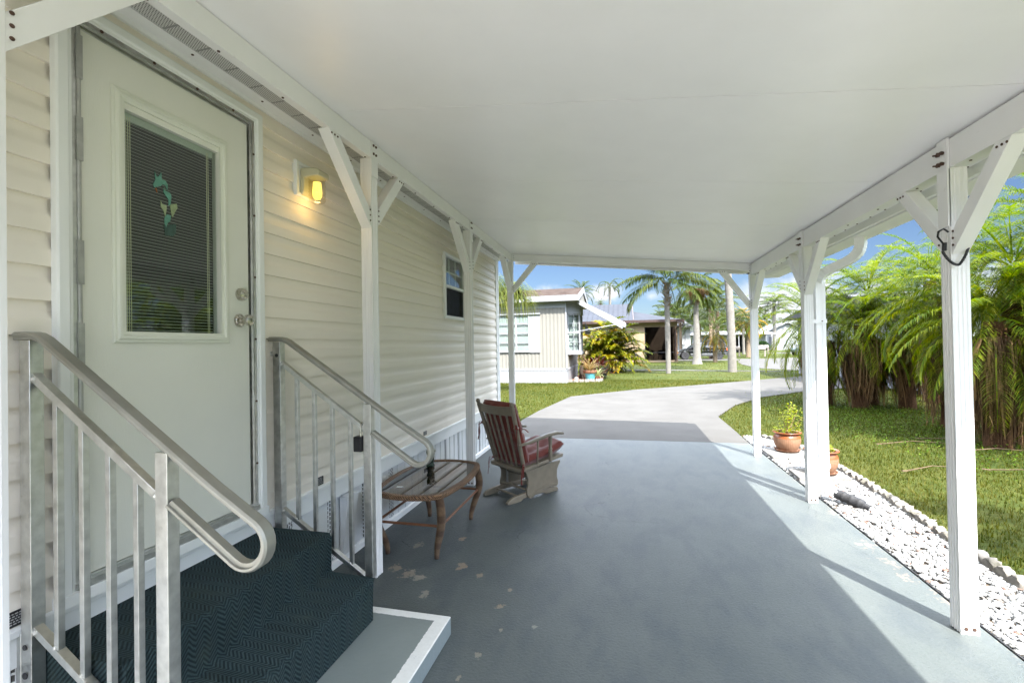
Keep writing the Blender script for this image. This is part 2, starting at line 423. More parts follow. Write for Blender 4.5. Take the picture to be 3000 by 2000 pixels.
slab_poly('street', STREET, -.012, M['drive'])
slab_poly('neighbour_driveway', [(4.0,40.9),(9.15,40.75),(9.85,44.2),(4.0,46.6)], -.010, M['drive'])
slab_poly('path', [(-9,28.5),(-1.1,27.75),(2.1,27.35),(5.3,26.3),(8.0,25.75),(8.15,25.4),(5.3,25.75),(2.1,26.5),(-1.1,26.95),(-9,27.6)], -.008, M['drive'])
NOLAWN = [[(-1.99,-6),(1.8,-6),(1.8,7.4),(-1.99,7.33)], DRIVE1, DRIVE2, STREET, [(4.0,40.9),(9.15,40.75),(9.85,44.2),(4.0,46.6)], [(-9,28.5),(-1.1,27.75),(2.1,27.35),(5.3,26.3),(8.0,25.75),(8.15,25.4),(5.3,25.75),(2.1,26.5),(-1.1,26.95),(-9,27.6)],
          [(-13,18.15),(-2.2,18.15),(-2.2,22.6),(-13,22.6)], [(-2.3,18.6),(-.9,18.9),(-1.05,23.4),(-2.3,23)], [(-6,-6),(-1.9,-6),(-1.9,6.93),(-6,6.93)], [(1.7,-4),(2.42,-4),(2.42,7.8),(1.82,8.1)], [(-9,38.4),(4.3,38.4),(4.3,48),(-9,48)]]

t = NT('painted_slab')
o = t.obj(); sx = t.sep()
f1 = t.noise(1.6, 5, .6); f2 = t.noise(70, 5, .65); f3 = t.noise(26, 8, .7); f4 = t.noise(5, 5, .6, t.mapped((1,.45,1)))
c = t.ramp(f1, [(.3,(.078,.090,.088)),(.7,(.097,.109,.106))])
c = t.mix(t.remap(f4, .46, .64, 0, .85), c, (.068,.080,.084))
c = t.mix(t.remap(f2, .56, .72, 0, .6), c, (.055,.065,.069))
def spots(pts):
    tot = None
    for x, y, r in pts:
        dx = t.math('DIVIDE', t.math('SUBTRACT', sx[0], x), r*.8); dy = t.math('DIVIDE', t.math('SUBTRACT', sx[1], y), r)
        d = t.math('SQRT', t.math('ADD', t.math('MULTIPLY', dx, dx), t.math('MULTIPLY', dy, dy)))
        q = t.math('MAXIMUM', t.math('SUBTRACT', 1, d), 0)
        tot = q if tot is None else t.math('MAXIMUM', tot, q)
    return tot
PEEL = [(-1.545,2.83,.13),(-1.42,2.77,.16),(-1.325,2.74,.12),(-1.205,2.56,.10),(-.709,2.716,.05),(-.723,2.54,.07),(-.494,2.39,.05),(-.722,2.105,.06),(-1.257,3.367,.09),(-1.55,3.19,.12),(-1.11,2.945,.13),(-.757,1.947,.05),(-.664,2.325,.04),(-.95,2.85,.08)]
pk = t.math('ADD', f3, t.math('MULTIPLY', spots(PEEL), .52))
peel = t.math('MULTIPLY', t.remap(pk, .83, .87), .8)
pcol = t.ramp(f1, [(.4,(.27,.21,.15)),(.6,(.23,.23,.20))])
c = t.mix(peel, c, pcol)
sk = t.math('ADD', f3, t.math('MULTIPLY', spots([(1.69,3.86,.22),(1.71,3.58,.2),(1.70,3.38,.16),(1.76,4.5,.2),(1.76,3.15,.15)]), .27))
c = t.mix(t.remap(sk, .70, .82, 0, .8), c, (.26,.20,.15))
edge = t.math('ADD', t.math('MULTIPLY', t.remap(sx[0], 1.64, 1.80), .32), f3)
c = t.mix(t.remap(edge, .76, .88, 0, .6), c, (.22,.185,.15))
vo = t.node('ShaderNodeTexVoronoi', feature='DISTANCE_TO_EDGE', Scale=.42)
wv = t.node('ShaderNodeVectorMath', operation='ADD'); nzc = t.node('ShaderNodeTexNoise', Scale=2.2, Detail=6); t.link(o, nzc.inputs['Vector']); t.link(o, wv.inputs[0])
sc3 = t.node('ShaderNodeVectorMath', operation='SCALE', Scale=.55); t.link(nzc.outputs['Color'], sc3.inputs[0]); t.link(sc3.outputs[0], wv.inputs[1]); t.link(wv.outputs[0], vo.inputs['Vector'])
crk = t.math('MULTIPLY', t.math('LESS_THAN', vo.outputs['Distance'], .0014), t.math('GREATER_THAN', f1, .55)); c = t.mix(t.math('MULTIPLY', crk, .7), c, (.03,.034,.036))
t.set(c, t.math('ADD', t.remap(f2, .3, .7, .36, .52), t.math('MULTIPLY', peel, .2)), 0, .13)
h = t.math('ADD', t.math('MULTIPLY', f2, .5), t.math('ADD', t.math('MULTIPLY', f4, .6), t.math('MULTIPLY', peel, -.25)))
t.bump(h, .45, .014)
M['slab'] = t.mat
slab_poly('bounce_slab', [(-1.97,-6),(5,-6),(5,-1.1),(1.775,-1.1),(1.775,.495),(-1.97,.495)], -.002, M['bounce_slab'] if 'bounce_slab' in M else M.setdefault('bounce_slab', pm('pale_bounce_concrete', (.20,.197,.19), .9, var=.1, scale=4, bump=.2)), .15)  # unseen pale slab added to bounce sunlight up under the roof
slab_poly('carport_floor', [(-1.97,.5),(1.775,.5),(1.765,2.2),(1.765,7.35),(-1.97,7.29)], 0, M['slab'], .15)
# ---------------------------------------------------------------- the mobile home on the left
XW = -1.93; XB = -1.9465; PITCH_S = .1187; Z0S = .616
PROFS = [(.0165,0),(.0162,.050),(.0138,.060),(.0085,.072),(.0045,.084),(.003,.1187)]
def siding(mb, y0, y1, z0, z1, flip=False, xb=XB, m=0):
    k = int((z0 - Z0S) / PITCH_S) - 1; pts = []
    while Z0S + k*PITCH_S < z1:
        for dx, dz in PROFS: pts.append((xb+dx, Z0S + k*PITCH_S + dz))
        k += 1
    out = []
    for i, (x, z) in enumerate(pts):
        if z < z0:
            if i+1 < len(pts) and pts[i+1][1] > z0:
                q = (z0-z)/(pts[i+1][1]-z); out.append((x+(pts[i+1][0]-x)*q, z0))
        elif z > z1:
            px, pz = pts[i-1]; q = (z1-pz)/(z-pz); out.append((px+(x-px)*q, z1)); break
        else: out.append((x, z))
    n = len(out)
    mb.add([(x,y0,z) for x,z in out] + [(x,y1,z) for x,z in out], [(i, n+i, n+i+1, i+1) for i in range(n-1)], m)

home = thing('mobile_home', 'cream lap-sided mobile home with a white half-glass door beside the carport', 'house', (-2.2, 3, 0))
DY0, DY1, DZ0, DZ1 = 1.148, 2.087, .616, 2.782
WY0, WY1, WZ0, WZ1 = 4.70, 5.36, 1.82, 2.55
ZT = 2.93
mb = MB()
siding(mb, -4.9, DY0+.01, .60, ZT); siding(mb, DY0, DY1, DZ1-.01, ZT); siding(mb, DY1-.01, WY0+.01, .60, ZT)
siding(mb, WY0, WY1, .60, WZ0+.01); siding(mb, WY0, WY1, WZ1-.01, ZT); siding(mb, WY1-.01, 6.9, .60, ZT)
# the end wall and the sides nobody sees from here
mb2 = MB(); mb2.box(-6.4, -1.99, 6.84, 6.9, .5, 2.95); mb2.box(-6.4, -6.34, -4.9, 6.83, .5, 2.95); mb2.box(-6.33, -1.99, -4.96, -4.9, .5, 2.95)
mb2.prism([(-6.4,2.952),(-1.99,2.952),(-4.2,3.42)], 'y', 6.85, 6.89)
mb2.box(-6.3, -1.99, -4.8, 6.8, .50, .56)
wl = mb.build('wall', M['siding'], home, smooth=30)
mb2.build('wall', M['siding'], home, smooth=0)
mb = MB()
mb.prism([(-1.955,.49),(-1.925,.49),(-1.925,.585),(-1.912,.592),(-1.912,.612),(-1.926,.618),(-1.955,.618)], 'y', -4.9, 6.9)
mb.build('base_trim', M['trim'], home, smooth=0)
mb = MB(); mb.box(-1.985, -1.915, 6.87, 6.935, .49, ZT); mb.box(-1.985,-1.92,6.805,6.872,.49,ZT)
mb.build('corner_trim', M['trim'], home, smooth=0, bevel=.004)
# skirting: ribbed panels with perforated vent strips
t = NT('vented_skirting'); s = t.sep()
yy = t.math('FRACT', t.math('MULTIPLY', t.math('ADD', s[1], 20.0), 1/.41)); strip = t.math('LESS_THAN', yy, .19)
a = t.math('FRACT', t.math('MULTIPLY', s[1], 62)); b_ = t.math('FRACT', t.math('ADD', t.math('MULTIPLY', s[2], 34), t.math('MULTIPLY', t.math('FLOOR', t.math('MULTIPLY', s[1], 62)), .5)))
hole = t.math('MULTIPLY', t.math('MULTIPLY', t.math('LESS_THAN', t.math('ABSOLUTE', t.math('SUBTRACT', a, .5)), .24), t.math('LESS_THAN', t.math('ABSOLUTE', t.math('SUBTRACT', b_, .5)), .36)), strip)
hole = t.math('MULTIPLY', hole, t.math('GREATER_THAN', s[2], .06))
nz = t.noise(3, 5); c = t.ramp(nz, [(.35,(.70,.72,.74)),(.72,(.60,.60,.58))])
t.set(t.mix(hole, c, (.03,.03,.03)), .45); M['skirt'] = t.mat
mb = MB(); y = -4.9; k = 0
pr = []
while y < 6.9:
    pr += [(y,-1.965),(y+.082,-1.965),(y+.088,-1.958),(y+.13,-1.958),(y+.136,-1.965)]; y += .1366
n = len(pr)
mb.add([(x,y,0.0) for y,x in pr] + [(x,y,.50) for y,x in pr], [(i,i+1,n+i+1,n+i) for i in range(n-1)])
mb.build('skirting', M['skirt'], home, smooth=0)
mb = MB(); mb.prism([(-1.968,.0),(-1.944,.0),(-1.944,.045),(-1.955,.052),(-1.968,.052)], 'y', -4.9, 6.9); mb.build('skirting_rail', M['trim'], home, smooth=0)
# small vent hatch on the skirting beside the steps
mb = MB(); mb.hexa([(-1.955,2.80,.055),(-1.93,2.80,.055),(-1.93,2.93,.055),(-1.955,2.93,.055)], [(-1.955,2.80,.47),(-1.885,2.80,.47),(-1.885,2.93,.47),(-1.955,2.93,.47)])
mb.build('vent_hatch', M['skirt'], home, smooth=0, bevel=.004)
# roof and eave
mb = MB(); mb.prism([(-1.67,2.905),(-1.67,2.96),(-4.2,3.50),(-6.7,2.96),(-6.7,2.905),(-4.2,3.44)], 'y', -5.1, 7.1); mb.build('roof', M['farroof'], home, smooth=0)
mb = MB()
mb.prism([(-1.946,2.832),(-1.924,2.832),(-1.915,2.846),(-1.853,2.849),(-1.853,2.860),(-1.946,2.868)], 'y', -4.9, 6.93)
for y in np.arange(-.4, 6.8, .41): mb.lathe([(.006,-.003),(.006,0)], (-1.880,y,2.848), 8, 'z', 1)
mb.build('soffit_trim', [M['trim'], M['screw']], home, smooth=30)
t = NT('perforated_soffit'); s = t.sep()
a = t.math('FRACT', t.math('MULTIPLY', s[0], 105)); b_ = t.math('FRACT', t.math('ADD', t.math('MULTIPLY', s[1], 105), t.math('MULTIPLY', t.math('FLOOR', t.math('MULTIPLY', s[0], 105)), .5)))
da = t.math('SUBTRACT', a, .5); db = t.math('SUBTRACT', b_, .5)
hole = t.math('LESS_THAN', t.math('ADD', t.math('MULTIPLY', da, da), t.math('MULTIPLY', db, db)), .085)
rib = t.math('LESS_THAN', t.math('FRACT', t.math('MULTIPLY', s[1], 6.6)), .07)
c = t.mix(rib, t.mix(hole, (.60,.60,.57), (.02,.02,.02)), (.25,.25,.24)); t.set(c, .5); M['perf'] = t.mat
mb = MB(); mb.box(-1.852, -1.66, -4.9, 6.93, 2.853, 2.859); mb.build('soffit', M['perf'], home, smooth=0)

# ---- the door
dr = MB()
mbx = MB()
mbx.ring('x', DY0, DY1, DZ0, DZ1, [(0,0),(0,.026),(.006,.031),(.036,.031),(.042,.024),(.052,.022),(.052,-.02)], XW)
mbx.box(XW-.01, XW+.036, DY0-.004, DY1+.004, DZ0-.004, DZ0+.040)
casing = mbx.build('door_frame', M['trim'], home, smooth=0, bevel=.002)
mb = MB()
iy0, iy1, iz0, iz1 = DY0+.052, DY1-.052, DZ0+.052, DZ1-.052
mb.ring('x', iy0, iy1, iz0, iz1, [(0,.018),(.014,.018),(.014,.006),(.022,.006),(.022,-.012),(.03,-.012)], XW)
mb.box(XW-.01, XW+.030, iy0, iy1, iz0-.010, iz0+.012)
for zz in np.arange(.9, 2.7, .33): mb.lathe([(.006,.0),(.006,.003)], (XW+.018, iy1-.007, zz), 8, 'x', 1)
for y_ in np.arange(1.3, 2.02, .2): mb.lathe([(.007,.0),(.007,.004)], (XW+.030, y_, iz0-.004), 8, 'x', 1); mb.lathe([(.006,.0),(.006,.003)], (XW+.018, y_, iz1-.007), 8, 'x', 1)
mb.build('door_jamb', [M['alu'], M['screw']], casing, smooth=30)
mb = MB(); mb.tube([(XW+.016, iy0+.022, iz0), (XW+.016, iy0+.022, iz1-.015)], .008, 10)
for z_ in (.93, 1.45, 1.75, 2.2, 2.5): mb.box(XW+.004, XW+.026, iy0+.012, iy0+.032, z_, z_+.16)
mb.build('door_hinge', M['alu_dull'], casing, smooth=30)
PY0, PY1, PZ0, PZ1 = 1.232, 1.998, .692, 2.692
GY0, GY1, GZ0, GZ1 = 1.375, 1.825, 1.574, 2.476
mb = MB(); xs = XW + .004
for a_, b2, c2, d2 in ((PY0,GY0,PZ0,PZ1),(GY1,PY1,PZ0,PZ1),(GY0,GY1,PZ0,GZ0),(GY0,GY1,GZ1,PZ1)): mb.box(xs-.042, xs, a_, b2, c2, d2)
t = NT('grained_door_paint'); s = t.noise(30, 4, .6, t.mapped((1,14,1))); n2 = t.noise(5, 3)
t.set(t.ramp(n2, [(.3,(.715,.715,.645)),(.7,(.74,.738,.665))]), t.remap(n2,.3,.7,.36,.46)); t.bump(s, .25, .004); M['doorskin'] = t.mat
door = mb.build('door', M['doorskin'], home, smooth=0)
mb = MB(); mb.ring('x', 1.338, 1.872, 1.538, 2.548, [(0,0),(0,.006),(.005,.010),(.012,.010),(.018,.017),(.028,.017),(.032,.011),(.038,.009),(.046,.009),(.046,-.028)], xs)
mb.build('door_window_frame', M['door'], door, smooth=20)
mb = MB(); mb.box(xs-.022, xs-.019, 1.37, 1.83, 1.57, 2.48); mb.build('door_glass', M['glass'], door, smooth=0)
mb = MB(); xb = xs-.028
z_ = 1.592
while z_ < 2.44: mb.hexa([(xb-.0035,1.388,z_+.0018),(xb+.0035,1.388,z_-.001),(xb+.0035,1.808,z_-.001),(xb-.0035,1.808,z_+.0018)], [(xb-.0035,1.388,z_+.0031),(xb+.0035,1.388,z_+.0004),(xb+.0035,1.808,z_+.0004),(xb-.0035,1.808,z_+.0031)]); z_ += .01385
mb.box(xb-.006, xb+.006, 1.386, 1.81, 2.445, 2.475); mb.box(xb-.006, xb+.006, 1.386, 1.81, 1.574, 1.586)
for y_ in (1.408,1.416,1.424,1.775,1.783): mb.box(xb+.006, xb+.0075, y_, y_+.0022, 1.58, 2.46, 1)
mb.build('door_blind', [M['slat'], M['slatcord']], door, smooth=0)
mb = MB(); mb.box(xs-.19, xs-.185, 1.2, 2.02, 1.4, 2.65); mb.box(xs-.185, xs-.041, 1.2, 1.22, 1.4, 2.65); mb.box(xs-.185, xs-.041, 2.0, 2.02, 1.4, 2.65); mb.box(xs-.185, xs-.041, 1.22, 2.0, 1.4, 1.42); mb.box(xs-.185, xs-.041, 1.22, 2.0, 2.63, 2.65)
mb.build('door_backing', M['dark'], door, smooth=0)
# sun-catcher stuck on the glass: a small bird over two leaves
POL = dict(bird=[(1.522,2.277),(1.53,2.255),(1.538,2.258),(1.551,2.283),(1.552,2.251),(1.568,2.251),(1.58,2.238),(1.577,2.212),(1.566,2.231),(1.555,2.23),(1.548,2.22),(1.529,2.211),(1.52,2.204),(1.514,2.216),(1.524,2.238)],
  stalk=[(1.562,2.219),(1.567,2.207),(1.589,2.203),(1.595,2.191),(1.591,2.149),(1.581,2.146),(1.581,2.173),(1.56,2.197)], leafl=[(1.546,2.158),(1.553,2.145),(1.573,2.142),(1.572,2.12),(1.566,2.09),(1.559,2.117),(1.547,2.128)],
  leafr=[(1.589,2.152),(1.619,2.165),(1.624,2.145),(1.615,2.133),(1.6,2.098),(1.594,2.111),(1.591,2.134)], pod=[(1.564,2.091),(1.576,2.106),(1.592,2.103),(1.588,2.077),(1.576,2.066),(1.57,2.043),(1.562,2.068)],
  vase=[(1.56,2.056),(1.572,2.051),(1.582,2.061),(1.61,2.069),(1.616,2.07),(1.614,2.03),(1.601,2.014),(1.565,2.01)], beak=[(1.523,2.205),(1.529,2.204),(1.533,2.186),(1.531,2.187)])
M['sc_green'] = pm('suncatcher_green', (.11,.27,.21), .5, var=.2, scale=60); M['sc_pale'] = pm('suncatcher_pale', (.29,.35,.20), .5, var=.2, scale=60); M['sc_dim'] = pm('suncatcher_dim', (.045,.085,.07), .5, var=.3, scale=60); M['sc_or'] = pm('suncatcher_orange', (.40,.12,.03), .5)
mb = MB()
for k_, v_ in POL.items(): mb.prism(v_, 'x', xs-.0185, xs-.0165, {'leafl':1,'leafr':1,'vase':2,'beak':3}.get(k_, 0))
tag(mb.build('suncatcher', [M['sc_green'],M['sc_pale'],M['sc_dim'],M['sc_or']], None, smooth=0), 'small green bird and flower sun-catcher stuck on the door glass', 'sun-catcher')
mb = MB(); c0 = (xs, 1.948, 1.79)
mb.lathe([(.033,0),(.033,.006),(.029,.014),(.026,.026),(.020,.030),(.0,.030)], c0, 24, 'x'); mb.box(xs+.030, xs+.0315, 1.946, 1.950, 1.783, 1.797, 1); mb.lathe([(.010,.0),(.010,.0325),(.0001,.0325)], c0, 16, 'x')
mb.build('deadbolt', [M['chrome'], M['black']], door, smooth=40)
mb = MB(); c0 = (xs, 1.938, 1.655)
mb.lathe([(.034,0),(.034,.005),(.028,.013),(.014,.016),(.013,.036),(.020,.042),(.028,.052),(.029,.064),(.025,.073),(.012,.076),(.0001,.076)], c0, 28, 'x'); mb.box(xs+.076, xs+.0775, 1.936, 1.940, 1.648, 1.662, 1)
mb.build('door_knob', [M['chrome'], M['black']], door, smooth=40)

# ---- window at the far end of the wall
mb = MB()
mb.ring('x', 4.685, 5.365, 1.818, 2.556, [(0,-.01),(0,.024),(.008,.028),(.030,.028),(.036,.018),(.036,-.03)], XW)
mb.box(XW-.02, XW+.02, 4.715, 5.335, 2.170, 2.200)
win = mb.build('window', M['trim'], home, smooth=0, bevel=.003)
mb = MB()
for y_ in (4.93, 5.13): mb.box(XW-.030, XW-.022, y_-.008, y_+.008, 1.85, 2.525)
for z_ in (2.01, 2.36): mb.box(XW-.030, XW-.0225, 4.72, 5.33, z_-.008, z_+.008)
mb.build('window_grille', M['trim'], win, smooth=0)
mb = MB(); mb.box(XW-.014, XW-.011, 4.72, 5.335, 2.20, 2.52); mb.box(XW-.018, XW-.015, 4.72, 5.335, 1.85, 2.17); mb.build('window_pane', M['glass'], win, smooth=0)
M['scr'] = glass('insect_screen', (.38,.40,.42), .0, rough=.9, minr=.08)
mb = MB(); mb.box(XW-.004, XW-.003, 4.73, 5.325, 1.86, 2.165); mb.build('window_screen', M['scr'], win, smooth=0)
mb = MB(); mb.box(XW-.09, XW-.085, 4.65, 5.4, 1.75, 2.6)
M['winback'] = pm('window_shade', (.16,.17,.18), .8, var=.1); mb.build('window_blind', M['winback'], win, smooth=0)

# ---- black data plates on the siding
M['platetext'] = pm('plate_text', (.4,.4,.4), .5)
def plate(y0, y1, z0, z1):
    mb = MB(); x = XW+.0005; mb.box(x-.004, x+.002, y0, y1, z0, z1)
    n = 5; h = (z1-z0)/(n+1.2)
    for i in range(n):
        yy0 = y0+.006; zz = z1 - (i+1)*h
        while yy0 < y1-.012:
            L = U(.004,.011); mb.box(x+.002, x+.0026, yy0, min(yy0+L, y1-.005), zz-.0018, zz+.0018, 1); yy0 += L+.003
    return mb.build('data_plate', [M['black'], M['platetext']], home, smooth=0)
plate(1.02, 1.072, .622, .672); plate(2.535, 2.594, .622, .674); plate(4.127, 4.198, .633, .671)

# ---- jelly-jar porch light, lit
lamp = thing('porch_light', 'lit jelly-jar porch light with ribbed glass on the cream siding', 'wall lamp', (XW, 2.45, 2.5))
mb = MB(); mb.ring('x', 2.357, 2.547, 2.441, 2.657, [(0,-.01),(0,.014),(.006,.019),(.022,.019),(.026,.010),(.09,.010)], XW); mb.box(XW, XW+.009, 2.38, 2.525, 2.46, 2.64)
mb.build('mounting_block', M['trim'], lamp, smooth=0, bevel=.002)
JX, JY = -1.837, 2.45
mb = MB()
prof = [(-1.92,2.618),(-1.875,2.616),(-1.83,2.612),(-1.80,2.604),(-1.788,2.592),(-1.788,2.562),(-1.895,2.562),(-1.895,2.50),(-1.897,2.475),(-1.905,2.455),(-1.92,2.445)]
mb.prism(prof, 'y', 2.398, 2.502); mb.build('lamp_housing', M['lampcream'], lamp, smooth=35, bevel=.006)
mb = MB(); pr = []
zt = 2.566
for i in range(15):
    z_ = zt - i*.0105; pr.append((.0475 + (.0028 if i % 2 else 0), z_))
pr += [(.042,2.412),(.03,2.408),(.0001,2.407)]
mb.lathe(list(reversed(pr)), (JX,JY,0), 28); mb.build('lamp_glass', M['jar'], lamp, smooth=60)
t = NT('glowing_bulb'); t.n.remove(t.bsdf); em = t.node('ShaderNodeEmission', Strength=.22); em.inputs[0].default_value = (1,.72,.13,1); t.link(em.outputs[0], t.out.inputs[0]); M['bulb'] = t.mat
mb = MB(); mb.lathe([(.0001,2.428),(.018,2.432),(.027,2.45),(.029,2.475),(.026,2.505),(.024,2.535),(.0001,2.536)], (JX,JY,0), 18); mb.build('bulb', M['bulb'], lamp, smooth=60)
pl = bpy.data.lights.new('porch_bulb', 'POINT'); plo = bpy.data.objects.new('porch_bulb', pl); COL.objects.link(plo); plo.location = (JX+.0, JY, 2.398); pl.energy = .06; pl.color = (1,.62,.2); pl.shadow_soft_size = .03
# ---------------------------------------------------------------- the carport
cp = thing('carport', 'white aluminium carport with fluted posts and a flat sloping pan roof', 'carport', (0, 3, 0))
zc = lambda x: 2.872 - .1056*(x + 1.6)          # underside of the roof
YR0, YR1 = -1.2, 7.17  # unseen rear end cut short so light reaches in under the roof
t = NT('embossed_roof_pan'); f1 = t.noise(2.2, 4, .6, t.mapped((1,5,1))); f2 = t.noise(230, 3, .6); f3 = t.noise(3, 5, .6)
c = t.ramp(f3, [(.3,(.865,.85,.85)),(.7,(.90,.885,.885))])
n5 = t.noise(6, 6, .7); c = t.mix(t.remap(n5, .745, .77, 0, .5), c, (.45,.42,.36))
t.set(c, t.remap(f1, .3, .7, .30, .38), 0, .85); b1 = t.bump(f2, .12, .003); t.bump(f1, .025, .03, b1); M['ceil'] = t.mat
mb = MB(); ys = [YR0] + [y for y in np.arange(-4.6+.0, YR1, 1.152) if y > YR0+.3]
seam = [2.30 + 1.152*k for k in range(-2, 5)]
edges = [YR0] + [y for y in seam if YR0 < y < YR1-.1] + [YR1]
XE = 1.95
for a_, b2 in zip(edges[:-1], edges[1:]):
    g = .0026
    mb.add([(-1.655,a_+g,zc(-1.655)),(XE,a_+g,zc(XE)),(XE,b2-g,zc(XE)),(-1.655,b2-g,zc(-1.655))], [(0,3,2,1)])
    mb.add([(-1.655,a_-g,zc(-1.655)+.0055),(XE,a_-g,zc(XE)+.0055),(XE,a_+g,zc(XE)+.0055),(-1.655,a_+g,zc(-1.655)+.0055)], [(0,3,2,1)], 1)
    for x in (-1.655, XE): mb.add([(x,a_+g,zc(x)),(x,b2-g,zc(x)),(x,b2-g,zc(x)+.0055),(x,a_+g,zc(x)+.0055)], [(0,1,2,3)])
    mb.add([(-1.655,a_+g,zc(-1.655)),(-1.655,a_+g,zc(-1.655)+.0055),(XE,a_+g,zc(XE)+.0055),(XE,a_+g,zc(XE))], [(0,1,2,3)])
    mb.add([(-1.655,b2-g,zc(-1.655)),(-1.655,b2-g,zc(-1.655)+.0055),(XE,b2-g,zc(XE)+.0055),(XE,b2-g,zc(XE))], [(0,3,2,1)])
mb.hexa([(-1.665,YR0,zc(-1.665)+.006),(XE,YR0,zc(XE)+.006),(XE,YR1,zc(XE)+.006),(-1.665,YR1,zc(-1.665)+.006)], [(-1.665,YR0,zc(-1.665)+.075),(XE,YR0,zc(XE)+.075),(XE,YR1,zc(XE)+.075),(-1.665,YR1,zc(-1.665)+.075)])
M['seam'] = pm('roof_seam_dark', (.16,.16,.155), .8); mb.build('roof', [M['ceil'], M['seam']], cp, smooth=0)  # dark colour gives the shallow seam recesses the shade they lack
# beams
def screws(mb, pts, axis, r=.0075, h=.004, m=1):
    for p in pts: mb.lathe([(r,0),(r,h),(r*.5,h*1.4),(.0001,h*1.4)], p, 8, axis, m)
mb = MB(); mb.box(-1.644, -1.600, YR0+.02, 6.545, 2.758, zc(-1.6)-.003)
screws(mb, [(-1.630,y,2.758-.004) for y in np.arange(-.3, 6.5, .37)], 'z', .006)
mb.build('beam', [M['white'], M['screw']], cp, smooth=30)
mb = MB(); mb.box(1.636, 1.704, YR0+.02, 6.545, 2.372, zc(1.704)-.003)
screws(mb, [(1.668,y,2.368) for y in np.arange(.6, 6.5, .42)], 'z', .006)
mb.build('beam', [M['white'], M['screw']], cp, smooth=30)
mb = MB()
mb.hexa([(-1.668,6.55,2.766),(1.704,6.55,2.436),(1.704,6.60,2.436),(-1.668,6.60,2.766)], [(-1.668,6.55,zc(-1.668)-.003),(1.704,6.55,zc(1.704)-.003),(1.704,6.60,zc(1.704)-.003),(-1.668,6.60,zc(-1.668)-.003)])
screws(mb, [(1.62,6.55,zc(1.62)-.03-.035*k) for k in range(3)], 'y', .006); screws(mb, [(-1.57,6.55,zc(-1.57)-.03-.035*k) for k in range(3)], 'y', .006)
mb.build('beam', [M['white'], M['screw']], cp, smooth=30)
# front fascia and right-hand fascia, gutter
mb = MB()
mb.hexa([(-1.70,YR1,2.828),(2.16,YR1,2.436),(2.16,YR1+.03,2.436),(-1.70,YR1+.03,2.828)], [(-1.70,YR1,2.97),(2.16,YR1,2.578),(2.16,YR1+.03,2.578),(-1.70,YR1+.03,2.97)])
for k in range(12):
    x0 = -1.55 + k*.27
    mb.hexa([(x0,YR1-.05,zc(x0)-.052),(x0+.262,YR1-.05,zc(x0+.262)-.052),(x0+.262,YR1-.002,zc(x0+.262)-.052),(x0,YR1-.002,zc(x0)-.052)], [(x0,YR1-.05,zc(x0)-.046),(x0+.262,YR1-.05,zc(x0+.262)-.046),(x0+.262,YR1-.002,zc(x0+.262)-.046),(x0,YR1-.002,zc(x0)-.046)])
mb.build('fascia', M['white'], cp, smooth=0, bevel=.003)
mb = MB()
mb.box(1.925, 1.955, YR0, YR1, 2.412, zc(1.955)-.004); mb.box(1.895, 1.925, YR0, YR1, zc(1.925)-.030, zc(1.925)-.022)
screws(mb, [(1.912,y,zc(1.925)-.034) for y in np.arange(.6, 7, .21)], 'z', .0065); 
mb.build('fascia', [M['white'], M['screw']], cp, smooth=30)
mb = MB()
gp = [(1.958,2.54),(1.958,2.402),(2.145,2.402),(2.185,2.43),(2.25,2.465),(2.262,2.49),(2.262,2.545),(2.235,2.545),(2.235,2.532),(2.254,2.532),(2.254,2.492),(2.243,2.469),(2.18,2.436),(2.14,2.408),(1.964,2.408),(1.964,2.54)]
mb.prism(gp, 'y', YR0, YR1-.002); mb.prism([(1.964,2.408),(2.14,2.408),(2.18,2.436),(2.243,2.469),(2.254,2.492),(2.254,2.53),(1.964,2.53)], 'y', YR1-.010, YR1-.004)
mb.build('gutter', M['white'], cp, smooth=20)

# posts with flutes
def postprof(x0, x1, y0, y1):
    out = []
    def side(a, b, nrm):
        ax = (b[0]-a[0], b[1]-a[1]); L = math.hypot(*ax); ux, uy = ax[0]/L, ax[1]/L
        seq = [0.0]
        out.append(a)
        D_ = .0055 if nrm[0] else .0016
        for cpos in (.26, .5, .74):
            for off, dp in ((-.085,0),(-.05,D_),(.05,D_),(.085,0)):
                q = (cpos+off)*L; out.append((a[0]+ux*q-nrm[0]*dp, a[1]+uy*q-nrm[1]*dp))
    side((x0,y0),(x1,y0),(0,-1)); side((x1,y0),(x1,y1),(1,0)); side((x1,y1),(x0,y1),(0,1)); side((x0,y1),(x0,y0),(-1,0))
    return out
def bar(mb, p0, p1, wx, wd, x0, m=0):
    """brace in a plane of constant x (wx thick in x from x0), depth wd across"""
    pass
def brace(parent, post_y, sgn, x0, x1, ztop, zbot, reach, dep=.072):
    """rectangular tube from beam soffit down to the post, mitred at both ends"""
    mb = MB()
    yp = post_y + (0 if sgn < 0 else .078)            # post face it meets
    yt = yp + sgn*reach
    L = math.hypot(reach, ztop-zbot); vv = dep * L / abs(reach); hh = dep * L / (ztop-zbot)
    poly = [(yp, zbot), (yt, ztop - .0), (yt - sgn*hh, ztop), (yp, zbot + vv*.0 + (reach-hh)*0 + (ztop-zbot)*(hh/reach))]
    mb.prism(poly, 'x', x0, x1)
    s_ = [(yp + sgn*.014, zbot+.045+.035*k) for k in range(3)]; t_ = [(yt - sgn*(hh*.25+.028*k), ztop-.022) for k in range(3)]
    xf = x1 if parent['side'] < 0 else x0 - .005
    screws(mb, [(xf, y, z) for y, z in s_ + t_], 'x', .0065)
    return mb.build('brace', [M['white'], M['screw']], parent, smooth=30, bevel=.0025)
XLP, XRP = -1.676, 1.630
